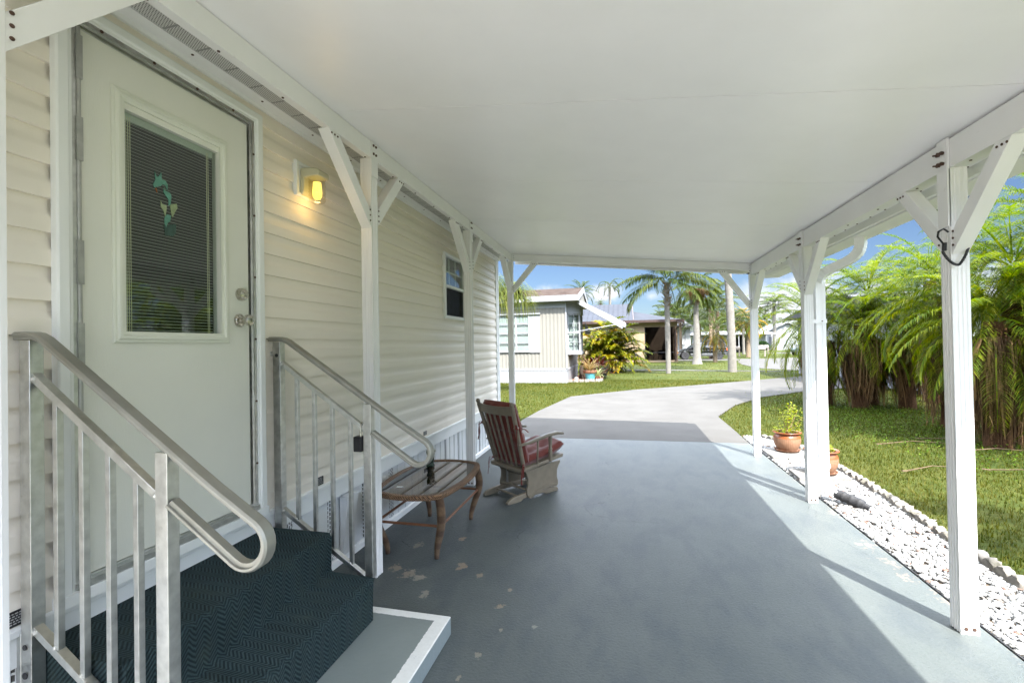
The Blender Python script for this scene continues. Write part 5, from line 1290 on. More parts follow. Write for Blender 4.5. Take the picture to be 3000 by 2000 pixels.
# areca clump between the two houses
ar = thing('areca_clump', 'big green and yellow areca clump against the tan stucco house', 'palm shrub', (-.95,25.6,-.03))
V = []; F = []; T = []
for k in range(17):
    rn = random.Random(200+k); a = k*2.4; r = 1.0*math.sqrt((k+.5)/17); h = rn.uniform(.2,1.6) if k > 5 else rn.uniform(1.3,2.2)
    v, f, t_ = crown_geo(300+k, 10, 1.75, .50, .06, 24, el=(1.35,.0), droop=(1.0,1.9), hang=.7, vtilt=.5, stem=.02, zoff=.1, tonef=lambda q, r_: min(1, max(0, r_.gauss(.42+.25*q, .22))))
    V.append(v + np.array([r*math.cos(a)*1.15, r*math.sin(a)*.8, h])); F.append(f + (sum(len(q) for q in V[:-1]))); T.append(t_)
arr_obj('crown', np.concatenate(V), np.concatenate(F), M['areca'], ar, tone=np.concatenate(T))
mb = MB()
for k in range(17): a = k*2.4; r = 1.0*math.sqrt((k+.5)/17); mb.tube([(r*math.cos(a)*.9, r*math.sin(a)*.6, 0),(r*math.cos(a)*1.15, r*math.sin(a)*.8, 1.3)], .03, 6)
mb.build('stems', M['trunk_brown'], ar, smooth=60, local=True)

# ---------------------------------------------------------------- neighbour's corrugated mobile home
nb = thing('neighbour_home', 'beige corrugated mobile home with brown shingle roof and white skirting', 'house', (-7.2,20.2,0))
HX, HY0, HY1 = -2.25, 18.2, 22.5
def corr(a, b, fixed, axis, z0, z1, mb, amp=.013, per=.155):
    L = abs(b-a); n = int(L/per*6); vs = []
    for i in range(n+1):
        u = a + (b-a)*i/n; d = amp*(math.sin(2*PI*L*i/n/per)); d = max(-.6*amp, d)
        vs.append((u, fixed-d) if axis == 'y' else (fixed+d, u))
    mb.add([(x,y,z0) for x, y in vs] + [(x,y,z1) for x, y in vs], [(i,i+1,n+1+i+1,n+1+i) for i in range(n)])
mb = MB(); corr(-12.2, HX, HY0, 'y', .55, 3.15, mb); corr(HY0, HY1, HX, 'x', .55, 3.15, mb)
mb.box(-12.2,-12.15,HY0,HY1,.55,3.15); mb.box(-12.14,HX-.06,HY1-.05,HY1,.55,3.15)
mb.prism([(HY0,3.15),(HY1,3.15),(20.35,3.9)], 'x', HX-.03, HX)
mb.build('wall', M['corr'], nb, smooth=0)
mb = MB(); mb.box(-12.2, HX+.02, HY0-.03, HY0-.005, 3.0, 3.24); mb.box(HX-.03, HX+.025, HY0-.035, HY0+.03, .52, 3.0); mb.box(-12.2, HX+.03, HY0-.035, HY0-.006, .48, .56); mb.box(HX+.005, HX+.03, HY0, HY1, .48, .56)
mb.build('wall_trim', M['fartrim'], nb, smooth=0)
t = NT('white_ribbed_skirt'); s = t.sep(); q = t.math('FRACT', t.math('MULTIPLY', t.math('ADD', s[0], s[1]), 7)); r_ = t.math('LESS_THAN', q, .12)
t.set(t.mix(r_, (.21,.215,.22), (.16,.163,.17)), .8, 0, .15); M['ribskirt'] = t.mat
mb = MB(); mb.box(-12.2, HX+.012, HY0-.02, HY0+.02, -.03, .479); mb.box(HX-.02, HX+.0125, HY0+.021, HY1, -.03, .479); mb.build('skirting', M['ribskirt'], nb, smooth=0)
t = NT('brown_shingles'); br = t.node('ShaderNodeTexBrick', Scale=1.0); br.inputs['Color1'].default_value = (.055,.038,.03,1); br.inputs['Color2'].default_value = (.03,.021,.017,1); br.inputs['Mortar'].default_value = (.03,.022,.02,1)
br.inputs['Mortar Size'].default_value = .012; br.inputs['Brick Width'].default_value = .30; br.inputs['Row Height'].default_value = .115
t.link(t.obj(), br.inputs['Vector']); n = t.noise(3, 5); t.set(t.mix(t.remap(n,.4,.7,0,.5), br.outputs['Color'], (.075,.06,.05)), .95, 0, .02); t.bump(br.outputs['Fac'], -.5, .02); M['shingle'] = t.mat
RX = -1.72
mb = MB(); mb.hexa([(-12.5,17.88,3.42),(RX,17.88,3.42),(RX,20.35,3.98),(-12.5,20.35,3.98)], [(-12.5,17.88,3.47),(RX,17.88,3.47),(RX,20.35,4.03),(-12.5,20.35,4.03)])
mb.hexa([(-12.5,20.36,3.98),(RX,20.36,3.98),(RX,22.8,3.42),(-12.5,22.8,3.42)], [(-12.5,20.36,4.03),(RX,20.36,4.03),(RX,22.8,3.47),(-12.5,22.8,3.47)])
mb.build('roof', M['shingle'], nb, smooth=0)
mb = MB(); mb.box(-12.5, RX+.03, 17.85, 17.88, 3.24, 3.46); mb.box(-12.5, RX, 17.88, HY0-.03, 3.245, 3.265); mb.box(HX, RX, HY0-.03, 22.8, 3.245, 3.265)
mb.hexa([(RX,17.89,3.25),(RX+.03,17.89,3.25),(RX+.03,20.35,3.80),(RX,20.35,3.80)], [(RX,17.89,3.47),(RX+.03,17.89,3.47),(RX+.03,20.35,4.05),(RX,20.35,4.05)])
mb.hexa([(RX,20.36,3.80),(RX+.03,20.36,3.80),(RX+.03,22.8,3.25),(RX,22.8,3.25)], [(RX,20.36,4.05),(RX+.03,20.36,4.05),(RX+.03,22.8,3.47),(RX,22.8,3.47)])
mb.build('eaves', M['fartrim'], nb, smooth=0)
mb = MB(); corr(17.95, 22.75, RX-.02, 'x', 3.27, 3.30, mb); n_ = 30
vs = []
for i in range(n_+1):
    y = 17.95 + 4.8*i/n_; vs.append((RX-.02+.02*math.sin(i*PI), y, 3.27)); vs.append((RX-.02, y, 3.44+ (y-17.88)/2.47*.55 if y < 20.35 else 3.98-(y-20.35)/2.45*.56))
mb.add(vs, [(2*i,2*i+2,2*i+3,2*i+1) for i in range(n_)]); mb.build('gable', M['corr'], nb, smooth=0)
# shuttered window facing the carport
wn_ = MB(); x0, x1, z0, z1 = -5.95, -3.74, 1.23, 2.76
wn_.ring('y', x0, x1, z0, z1, [(0,0),(0,-.05),(.05,-.05),(.055,-.03),(.06,.0)], HY0-.02)
wn_.box(x0-.1, -3.28, HY0-.12, HY0-.03, z1+.0, z1+.05)
nw = wn_.build('window', M['fartrim'], nb, smooth=0)
mb = MB()
for k in range(1,4): mb.box(x0+.06, x1-.06, HY0-.052, HY0-.040, z0+(z1-z0)*k/4-.014, z0+(z1-z0)*k/4+.014)
for x in (-5.2,-4.30): mb.box(x-.03, x+.03, HY0-.055, HY0-.039, z0+.06, z1-.06)
mb.build('window_grille', M['fartrim'], nw, smooth=0)
mb = MB(); mb.box(x0+.06, x1-.06, HY0-.037, HY0-.034, z0+.06, z1-.06); mb.build('window_pane', M['glass'], nw, smooth=0)
M['shade'] = pm('pale_window_shade', (.33,.335,.35), .8, var=.05)
mb = MB(); mb.box(x0+.06, x1-.06, HY0-.029, HY0-.025, z0+.06, z1-.06)
M['shade2'] = pm('window_dark_gap', (.12,.12,.13), .8)
for k in range(3): zz = z0+(z1-z0)*(k+1)/4-.07; mb.box(x0+.06, x1-.06, HY0-.032, HY0-.0295, zz-.045, zz+.02, 1)
mb.build('window_shade', [M['shade'], M['shade2']], nw, smooth=0)
for xa in (-3.735, -6.40):
    mb = MB(); xb_ = xa+.42; mb.box(xa, xb_, HY0-.055, HY0-.025, z0-.02, z1+.0)
    z = z0+.06
    while z < z1-.08: mb.hexa([(xa+.05,HY0-.062,z),(xb_-.05,HY0-.062,z),(xb_-.05,HY0-.056,z+.0),(xa+.05,HY0-.056,z)], [(xa+.05,HY0-.058,z+.05),(xb_-.05,HY0-.058,z+.05),(xb_-.05,HY0-.056,z+.05),(xa+.05,HY0-.056,z+.05)]); z += .07
    mb.build('shutter', M['fartrim'], nb, smooth=0)
# bay window in the end wall
by0, by1, bx, bz0, bz1 = 18.62, 20.65, HX+.48, 1.22, 2.78
plan = [(HX,by0),(bx,by0+.42),(bx,by1-.42),(HX,by1)]
mb = MB()
mb.prism([(HX,by0-.03),(bx+.03,by0+.40),(bx+.03,by1-.40),(HX,by1+.03)], 'z', bz1, 3.24); bay = mb.build('bay_window', M['fartrim'], nb, smooth=0); mb = MB(); mb.prism([(HX,by0-.03),(bx+.03,by0+.40),(bx+.03,by1-.40),(HX,by1+.03)], 'z', bz0-.12, bz0)
mb.build('sill', M['fartrim'], bay, smooth=0)
mb = MB(); gm = MB(); bk = MB()
for (a, b) in zip(plan[:-1], plan[1:]):
    a_, b_ = Vector((*a,0)), Vector((*b,0)); L = (b_-a_).length; d = (b_-a_)/L; nrm = Vector((d.y,-d.x,0))
    def pc(u, w_, z0_, z1_, th, m_): 
        p0 = a_+d*u; p1 = a_+d*(u+w_); q0 = p0-nrm*th; q1 = p1-nrm*th
        m_.hexa([(p0.x,p0.y,z0_),(p1.x,p1.y,z0_),(q1.x,q1.y,z0_),(q0.x,q0.y,z0_)], [(p0.x,p0.y,z1_),(p1.x,p1.y,z1_),(q1.x,q1.y,z1_),(q0.x,q0.y,z1_)])
    nc = max(2, int(L/.32))
    for k in range(nc+1): w_ = .06 if k in (0,nc) else .02; pc(max(0,min(L-w_, L*k/nc-w_/2)), w_, bz0, bz1, .04, mb)
    for k in range(5): h_ = .05 if k in (0,2,4) else .02; zz = bz0 + (bz1-bz0-h_)*k/4; pc(.061, L-.122, zz, zz+h_, .037, mb)
    a_ = a_ - nrm*.042; pc(.0, L, bz0, bz1, .004, gm); a_ = a_ - nrm*.12; pc(0, L, bz0, bz1, .01, bk)
mb.build('window_grille', M['fartrim'], bay, smooth=0); gm.build('window_pane', M['glass'], bay, smooth=0); bk.build('window_shade', M['shade'], bay, smooth=0)
# tilted aluminium awning over the bay
mb = MB(); A0, A1 = Vector((-1.80,18.6,3.27)), Vector((.02,18.6,2.25)); nrm = Vector((A1-A0)).cross(Vector((0,1,0))).normalized(); dd = (A1-A0).normalized()
nv = Vector((-dd.z,0,dd.x))
for k in range(9):
    ya, yb = 18.6 + 2.4*k/9, 18.6 + 2.4*(k+1)/9 - .008
    p = [A0, A1, A1 + nv*.055, A0 + nv*.055] if k not in (0,) else [A0 - nv*.10, A1 - nv*.17, A1 + nv*.10, A0 + nv*.07]
    mb.prism([(q.x, q.z) for q in p], 'y', ya, yb)
mb.prism([(A1.x-.10,A1.z-.06),(A1.x+.02,A1.z-.10),(A1.x+.07,A1.z-.02),(A1.x+.06,A1.z+.08),(A1.x-.02,A1.z+.11)], 'y', 18.58, 21.02)
aw = mb.build('awning', M['fartrim'], nb, smooth=0, bevel=.01)
mb = MB(); mb.tube([(-2.22,18.62,1.98),(-.17,18.62,2.30)], .018, 8); mb.tube([(-2.22,20.98,1.98),(-.17,20.98,2.30)], .018, 8)
for yy in (19.2,19.8,20.4): mb.tube([(-1.7,yy,2.05),(-.12,yy,2.26)], .006, 5)
mb.build('awning_arm', M['fartrim'], aw, smooth=60)
mb = MB(); mb.prism([(HX+.5,2.55),(HX+.75,2.10),(HX+.75,1.98),(HX+.5,1.98)], 'y', 21.2, 21.24); mb.build('side_panel', M['fartrim'], nb, smooth=0)

# planting bed with pots
mb = MB(); mb.prism([(-2.22,18.55),(-1.6,18.72),(-.98,18.98),(-.93,20.2),(-1.0,23.0),(-2.2,23.0)], 'z', -.06, .012); tag(mb.build('mulch', M['mulch'], None, smooth=0), kind='stuff')
def bededge(p, q, lb):
    o = edger(p, q); o.scale.z = 1.5; o['label'] = lb; o['group'] = "edging blocks round the neighbour's mulch bed"
bp = walk([(-2.25,18.5),(-1.6,18.66),(-.93,18.93),(-.90,19.7)], .45)
for p, q in zip(bp[:-1], bp[1:]): bededge((p.x,p.y), (q.x,q.y), "scalloped edging block bordering the red mulch bed by the beige home")
def bowl(name, label, cat, loc, prof, mat, rim=None):
    o = thing(name, label, cat, loc); mb = MB(); mb.lathe(prof, (0,0,0), 24); mb.build('pot', mat, o, smooth=40, local=True); return o
def straps(par, name, mat, n, L, w, el, droop, z, seed, r=.05):
    rn = random.Random(seed); V = []; F = []; T = []
    for k in range(n):
        a = rn.uniform(0,6.28); e = rn.uniform(*el); l = L*rn.uniform(.6,1.1); p = Vector((r*math.cos(a)*rn.random(), r*math.sin(a)*rn.random(), z)); o = len(V); tn = rn.random()
        for i in range(6):
            q = i/5; s = Vector((-math.sin(a), math.cos(a), 0))*w*(1-q**2*.95)*.5; V += [tuple(p-s), tuple(p+s)]; T += [tn]*2
            ee = e - droop*q; p = p + Vector((math.cos(a)*math.cos(ee), math.sin(a)*math.cos(ee), math.sin(ee)))*l/5
        F += [(o+2*i, o+2*i+1, o+2*i+3, o+2*i+2) for i in range(5)]
    arr_obj(name, V, F, mat, par, tone=T)
o = bowl('bromeliad_pot', 'teal blue pot with a tan spiky bromeliad in the mulch bed', 'potted plant', (-1.43,19.5,.01), [(.0001,.0),(.17,.0),(.19,.05),(.235,.28),(.24,.29),(.225,.29),(.21,.27),(.0001,.26)], M['bluepot'])
mb = MB(); mb.lathe([(.225,.285),(.27,.285),(.29,.31),(.30,.40),(.28,.405),(.26,.36),(.0001,.35)], (0,0,0), 24); mb.build('pot_rim', M['terradull'], o, smooth=40, local=True)
straps(o, 'leaves', M['bromeliad'], 70, .72, .05, (.6,1.5), .9, .38, 3, .1)
o = bowl('spider_plant', 'pale striped spider plant at the edge of the mulch bed', 'potted plant', (-1.12,19.6,.01), [(.0001,0),(.10,0),(.14,.16),(.12,.16),(.0001,.15)], M['terradull']); straps(o, 'leaves', M['spider'], 60, .55, .035, (.3,1.45), 1.5, .15, 5, .08)
o = bowl('black_pot', 'black nursery pot at the corner of the mulch bed', 'pot', (-.98,21.6,.01), [(.0001,0),(.16,0),(.21,.38),(.19,.38),(.17,.34),(.0001,.33)], M['black']); straps(o, 'leaves', M['hedge'], 20, .3, .04, (.5,1.4), 1.0, .34, 8, .08)
ti = thing('ti_plant', 'dark red ti plant behind the teal pot', 'plant', (-1.35,20.9,0)); straps(ti, 'leaves', M['ti'], 90, .62, .11, (.2,1.45), 1.1, .55, 9, .5); straps(ti, 'lower_leaves', M['ti'], 70, .55, .11, (-.1,1.0), .9, .25, 19, .6)
mb = MB()
for k in range(6): mb.tube([(.15*math.cos(k),.15*math.sin(k),0),(.2*math.cos(k),.2*math.sin(k),.6)], .015, 6)
mb.build('stems', M['wood'], ti, smooth=60, local=True)
mb = MB(); mb.sph((-1.98,19.15,.07), .11, 8, 6, sz=.8); tag(mb.build('garden_rock', M['paver'], None, smooth=60), 'pale rock on the red mulch beside the white skirting', 'rock')
mb = MB(); mb.lathe([(.0001,.0),(.13,.0),(.12,.1),(.09,.25),(.10,.38),(.07,.46),(.08,.55),(.05,.60),(.0001,.61)], (-1.85,20.2,.012), 12); tag(mb.build('garden_statue', M['soil'], None, smooth=50), 'small dark garden statue in the shade below the bay window', 'statue')

# ---------------------------------------------------------------- tan stucco house with a metal roof
sh_ = thing('stucco_house', 'tan stucco house with grey metal roof and dark screened porch', 'house', (-2,42,0))
SY_ = 38.5
mb = MB(); mb.box(-9, 1.62, SY_, SY_+.2, -.03, 3.25); mb.box(1.62, 4.15, SY_, SY_+.2, 2.82, 3.25); mb.box(1.62, 4.15, SY_+.0, SY_+.2, -.03, .12); mb.box(-9,-8.8,SY_+.2,48,-.03,3.25); mb.box(-8.8,4.3,47.8,48,-.03,3.25); mb.box(1.42,1.62,SY_+.2,43,-.03,3.2); mb.box(4.1,4.3,SY_+3,47.8,-.03,3.2); mb.box(1.62,4.1,43,43.2,-.03,3.2)
mb.build('wall', M['stucco'], sh_, smooth=0)
mb = MB(); mb.box(3.98, 4.14, SY_-.02, SY_+.16, .12, 2.82); mb.build('porch_post', M['wood'], sh_, smooth=0)
M['porchscreen'] = glass('dark_porch_screen', (.22,.22,.23), .3, rough=.6, minr=.02)
mb = MB(); mb.box(1.62, 3.98, SY_+.07, SY_+.075, .12, 2.82); sc2 = mb.build('porch_screen', M['porchscreen'], sh_, smooth=0)
mb = MB(); mb.box(1.62, 3.98, SY_+.05, SY_+.10, .74, .78); mb.box(1.62,1.68,SY_+.05,SY_+.1,.12,2.82); mb.box(3.45,3.50,SY_+.05,SY_+.1,.12,2.82); mb.build('screen_frame', M['black'], sc2, smooth=0)
mb = MB(); mb.hexa([(-9.6,37.95,3.33),(.72,37.95,3.33),(.72,43.2,5.10),(-9.6,43.2,5.10)], [(-9.6,37.95,3.40),(.72,37.95,3.40),(.72,43.2,5.17),(-9.6,43.2,5.17)])
mb.hexa([(-9.6,43.21,5.10),(.72,43.21,5.10),(.72,48.5,3.33),(-9.6,48.5,3.33)], [(-9.6,43.21,5.17),(.72,43.21,5.17),(.72,48.5,3.40),(-9.6,48.5,3.40)])
mb.hexa([(.74,37.95,3.33),(4.55,37.95,3.29),(3.2,41.2,3.75),(.74,41.8,4.30)], [(.74,37.95,3.39),(4.55,37.95,3.35),(3.2,41.2,3.81),(.74,41.8,4.36)])
mb.hexa([(.74,41.81,4.30),(3.2,41.21,3.75),(4.55,48.3,3.29),(.74,48.3,3.4)], [(.74,41.81,4.36),(3.2,41.21,3.81),(4.55,48.3,3.35),(.74,48.3,3.46)])
x = -9.3
while x < .6: mb.hexa([(x,37.95,3.401),(x+.03,37.95,3.401),(x+.03,43.2,5.171),(x,43.2,5.171)], [(x,37.95,3.435),(x+.03,37.95,3.435),(x+.03,43.2,5.205),(x,43.2,5.205)]); x += .42
mb.build('roof', M['roofmetal'], sh_, smooth=0)
mb = MB(); mb.box(-9.6, 4.62, 37.86, 37.94, 3.18, 3.38); mb.hexa([(.725,37.96,3.25),(.80,37.96,3.25),(.80,43.2,5.0),(.725,43.2,5.0)], [(.725,37.96,3.42),(.80,37.96,3.42),(.80,43.2,5.2),(.725,43.2,5.2)]); mb.box(4.55,4.62,37.95,48.3,3.18,3.36); mb.box(-9.5,4.5,37.95,38.48,3.20,3.24)
mb.build('fascia', M['brown'], sh_, smooth=0)
mb = MB(); mb.tube([(4.55,37.9,3.2),(4.5,37.95,2.95),(4.1,38.35,2.72),(4.0,38.40,2.45),(4.0,38.42,.05)], .055, 8); mb.build('downspout', M['brown'], sh_, smooth=50)
mb = MB(); mb.box(.55,.65,SY_-.05,SY_,.55,.72); mb.tube([(.6,SY_-.03,.55),(.6,SY_-.03,0)], .015, 6); mb.build('meter_box', M['brown'], sh_, smooth=0)
def stool(x, y, lb):
    o = thing('porch_chair', lb, 'chair', (x,y,-.03), 0, 'chairs behind the dark porch screen')
    mb = MB(); mb.box(-.22,.22,-.22,.22,.42,.46); mb.build('seat', M['greyclad'], o, smooth=0, local=True)
    mb = MB(); mb.box(-.22,.22,.19,.22,.55,.95); mb.build('backrest', M['greyclad'], o, smooth=0, local=True)
    for a in (-.2,.2):
        for b in (-.2,.2): mb = MB(); mb.box(a-.015,a+.015,b-.015,b+.015,0,.42 if b < 0 else .95); mb.build('leg', M['greyclad'], o, smooth=0, local=True)
stool(2.15,39.3,'grey chair behind the dark porch screen'); stool(2.95,39.6,'grey chair behind the dark porch screen')

# ---------------------------------------------------------------- black car
car = thing('parked_car', 'black estate car with grey cladding and roof rack parked behind the palms', 'car', (6.75,44.4,0))
def cb(mb, nm, mt, sm=30, par=None, bev=0): return mb.build(nm, mt, par or car, smooth=sm, local=True, bevel=bev)
CW = .87
lo = [(-2.25,.38),(-2.27,.62),(-2.18,.78),(-1.25,.98),(-1.1,1.0),(1.9,1.04),(2.22,1.02),(2.28,.70),(2.28,.40),(1.95,.34),(1.84,.55),(1.66,.70),(1.42,.74),(1.18,.70),(1.0,.55),(.92,.30),(-.92,.28),(-1.0,.55),(-1.18,.70),(-1.42,.74),(-1.66,.70),(-1.84,.55),(-1.92,.34)]
mb = MB(); mb.prism(lo, 'y', -CW, CW); cb(mb, 'body', M['carpaint'], bev=.03)
cab0 = [(-1.15,.99),(2.15,1.03)]; 
mb = MB(); mb.hexa([(-1.12,-CW+.02,.985),(2.14,-CW+.02,1.03),(2.14,CW-.02,1.03),(-1.12,CW-.02,.985)], [(-.25,-.66,1.62),(1.72,-.68,1.64),(1.72,.68,1.64),(-.25,.66,1.62)])
mb.hexa([(-.3,-.66,1.60),(1.76,-.68,1.61),(1.76,.68,1.61),(-.3,.66,1.60)], [(-.1,-.60,1.685),(1.6,-.60,1.69),(1.6,.60,1.69),(-.1,.60,1.685)]); cb(mb, 'cabin', M['carpaint'], bev=.02)
def side(x, z, s): q = (z-1.0)/.63; return (x, s*(CW-.02 - (.20)*q + .006), z)
mb = MB()
for s_ in (1,-1):
    for pts in ([(-.83,1.07),(.02,1.07),(.02,1.53),(-.25,1.53)], [(.09,1.07),(.86,1.08),(.86,1.54),(.09,1.53)], [(.93,1.08),(1.95,1.09),(1.68,1.54),(.93,1.54)]):
        a = [side(x,z,s_) for x,z in pts]; b = [(x,y+s_*.006,z) for x,y,z in a]; mb.hexa(a, b)
mb.hexa([(-1.04,-.74,1.05),(-1.04,.74,1.05),(-.36,.62,1.55),(-.36,-.62,1.55)], [(-1.07,-.74,1.055),(-1.07,.74,1.055),(-.39,.62,1.56),(-.39,-.62,1.56)]); mb.hexa([(2.09,-.72,1.1),(2.09,.72,1.1),(1.80,.64,1.55),(1.80,-.64,1.55)],[(2.12,-.72,1.1),(2.12,.72,1.1),(1.83,.64,1.55),(1.83,-.64,1.55)])
cb(mb, 'window', M['carglass2'] if 'carglass2' in M else M.setdefault('carglass2', pm('tinted_car_window', (.03,.035,.04), .06, var=.02, spec=.8)), 0)
mb = MB()
for s_ in (1,-1):
    y0 = s_*(CW+.001)
    for pts in ([(-.95,.28),(.95,.30),(.98,.50),(-.98,.50)], [(-2.28,.36),(-1.9,.33),(-1.83,.52),(-1.70,.66),(-2.27,.66)], [(1.92,.34),(2.29,.40),(2.29,.66),(1.72,.66),(1.83,.52)]): mb.prism(pts, 'y', min(y0,y0+s_*.022), max(y0,y0+s_*.022))
mb.box(-2.31,-2.24,-CW,CW,.36,.64); mb.box(2.26,2.32,-CW,CW,.40,.66); cb(mb, 'cladding', M['greyclad'], 0)
mb = MB(); M['silver'] = pm('silver_trim_strip', (.45,.46,.46), .3, .6)
for s_ in (1,-1): mb.box(-.98,.98,min(s_*(CW+.022),s_*(CW+.034)),max(s_*(CW+.022),s_*(CW+.034)),.475,.515); mb.box(-2.0,2.2,min(s_*(CW-.0),s_*(CW+.012)),max(s_*(CW-.0),s_*(CW+.012)),.79,.805)
cb(mb, 'trim_strip', M['silver'], 0)
for nm, x0, x1, z0, z1, mt in (('headlight',-2.24,-1.95,.70,.80,'headlight'),('indicator',-2.25,-2.02,.575,.63,'amber'),('tail_light',2.03,2.27,.76,1.0,'redlens')):
    for s_ in (1,-1): mb = MB(); mb.box(x0,x1,min(s_*(CW-.05),s_*(CW+.028)),max(s_*(CW-.05),s_*(CW+.028)),z0,z1); cb(mb, nm, M[mt], 0, bev=.015)
for x in (-1.42,1.42):
    for s_ in (1,-1):
        yc = s_*.80; mb = MB(); mb.lathe([(.21,-.10),(.31,-.11),(.345,-.085),(.35,0),(.345,.085),(.31,.11),(.21,.10)], (x,yc,.35), 28, 'y'); wh = cb(mb, 'wheel', M['tyre'], 40)
        mb = MB()
        for k in range(5):
            a = k*2*PI/5; mb.M = Matrix.Translation((x,yc+s_*.085,.35)) @ Matrix.Rotation(a,4,'Y'); mb.box(-.035,.035,-.012,.012,.03,.215)
        mb.M = None; mb.lathe([(.0001,s_*.10),(.05,s_*.10),(.06,s_*.085),(.06,s_*.06)], (x,yc,.35), 14, 'y'); mb.lathe([(.19,s_*.09),(.225,s_*.10),(.235,s_*.06),(.19,s_*.05)], (x,yc,.35), 28, 'y')
        cb(mb, 'rim', M['rim'], 30, wh)
mb = MB()
for s_ in (1,-1): mb.tube([(-.05,s_*.56,1.69),(0,s_*.56,1.745),(1.45,s_*.56,1.75),(1.55,s_*.56,1.69)], .018, 6)
for x in (.25,1.15): mb.tube([(x,-.56,1.75),(x,.56,1.75)], .016, 6)
cb(mb, 'roof_rack', M['greyclad'], 50)
for s_ in (1,-1): mb = MB(); mb.box(-.86,-.74,min(s_*(CW-.02),s_*(CW+.13)),max(s_*(CW-.02),s_*(CW+.13)),1.0,1.13); cb(mb, 'mirror', M['carpaint'], 0, bev=.02)

# ---------------------------------------------------------------- white houses, mailboxes, golf cart, far edges
wh = thing('white_house', 'white clapboard house with grey roof behind the black car', 'house', (7,64,0))
t = NT('white_clapboard'); s = t.sep(); q = t.math('LESS_THAN', t.math('FRACT', t.math('MULTIPLY', s[2], 5)), .12); t.set(t.mix(q, (.34,.35,.36), (.22,.23,.245)), .8, 0, .15); M['clap'] = t.mat
mb = MB(); mb.box(2.5,8.0,60,60.2,-.03,3.5); mb.box(7.8,8.0,60.2,70,-.03,3.5); mb.box(2.5,2.7,60.2,70,-.03,3.5); mb.box(2.7,7.8,69.8,70,-.03,3.5); mb.build('wall', M['clap'], wh, smooth=0)
mb = MB(); mb.hexa([(2.0,59.5,3.5),(8.35,59.5,3.5),(8.35,70.5,3.5),(2.0,70.5,3.5)],[(3.2,62,4.5),(7.3,62,4.5),(7.3,68,4.5),(3.2,68,4.5)]); mb.build('roof', M['farroof'], wh, smooth=0)
mb = MB(); mb.box(1.98,8.38,59.42,59.5,3.38,3.62); mb.build('fascia', M['fartrim'], wh, smooth=0)
mb = MB(); mb.ring('y',6.48,7.42,1.2,3.0,[(0,0),(0,-.06),(.09,-.06),(.1,.03)],60); w3 = mb.build('window', M['fartrim'], wh, smooth=0)
mb = MB(); mb.box(6.58,7.32,59.985,59.99,1.3,2.9); mb.build('window_pane', M['shade'], w3, smooth=0)
mb = MB(); mb.box(6.93,6.97,59.95,59.98,1.3,2.9)
for z in (1.7,2.1,2.5): mb.box(6.58,7.32,59.955,59.982,z-.025,z+.025)
mb.build('window_grille', M['fartrim'], w3, smooth=0)
ch = thing('carport_house', 'low white house with an open carport beyond the thick grey palm', 'house', (16,72,0))
mb = MB(); mb.box(9.5,15.2,70,70.2,-.03,2.6); mb.box(15.0,15.2,70.2,78,-.03,2.6); mb.box(15.2,20,77.8,78,-.03,2.6); mb.build('wall', M['farwhite'], ch, smooth=0)
mb = MB(); mb.hexa([(9,69.2,2.6),(20.5,69.2,2.5),(20.5,78.5,2.5),(9,78.5,2.6)],[(9.5,71.5,3.2),(20,71.5,2.9),(20,77,2.9),(9.5,77,3.2)]); mb.build('roof', M['fartrim'], ch, smooth=0)
mb = MB()
for x in (15.6,17.8,20.2): mb.box(x-.05,x+.05,69.4,69.5,-.03,2.55)
mb.build('carport_post', M['fartrim'], ch, smooth=0)
mb = MB(); mb.box(15.3,19.8,77.6,77.7,.05,2.4); mb.build('carport_back', M['dark'], ch, smooth=0)
gh = thing('gable_house', 'white gabled house with hedge beside the tall slender palm', 'house', (27,90,0))
mb = MB(); mb.box(24.1,31,88,88.2,-.03,3.0); mb.prism([(24.1,3.0),(31,3.0),(27.5,4.6)],'y',88,88.2); mb.box(24.1,24.3,88.2,98,-.03,3.0); mb.build('wall', M['farwhite'], gh, smooth=0)
mb = MB(); mb.hexa([(23.6,87.5,2.95),(23.62,87.5,2.85),(27.5,87.5,4.65),(27.5,87.5,4.75)],[(23.6,98,2.95),(23.62,98,2.85),(27.5,98,4.65),(27.5,98,4.75)]); mb.hexa([(27.51,87.5,4.75),(27.51,87.5,4.65),(31.4,87.5,2.85),(31.42,87.5,2.95)],[(27.51,98,4.75),(27.51,98,4.65),(31.4,98,2.85),(31.42,98,2.95)]); mb.build('roof', M['fartrim'], gh, smooth=0)
mb = MB(); mb.box(24.6,25.1,87.94,87.99,.3,2.3); mb.build('window', M['shade2'], gh, smooth=0)
def leafball(name, label, cat, loc, rx, rz_, n, mat, seed, L=.16):
    o = thing(name, label, cat, loc); rn = random.Random(seed); vs = []; fs = []; T = []
    for k in range(n):
        d = Vector((rn.gauss(0,1), rn.gauss(0,1), rn.gauss(0,1))).normalized(); r = rn.uniform(.72,1.05); c = Vector((d.x*rx*r, d.y*rx*r, rz_ + d.z*rz_*r))
        quadleaf(vs, fs, c, (d.x+rn.uniform(-.7,.7), d.y+rn.uniform(-.7,.7), d.z+rn.uniform(-.7,.7)), L*rn.uniform(.7,1.3), L*.6, (rn.uniform(-1,1),rn.uniform(-1,1),1)); T += [rn.random()]*4
    arr_obj('foliage', vs, fs, mat, o, tone=T)
    mb = MB(); mb.tube([(0,0,0),(0,0,rz_)], .05, 6); mb.build('stem', M['wood'], o, smooth=60, local=True); return o
leafball('round_shrub', 'dark clipped round shrub by the white gable house', 'shrub', (23.3,87,-.03), 1.0, .75, 1600, M['hedge'], 5, .2)
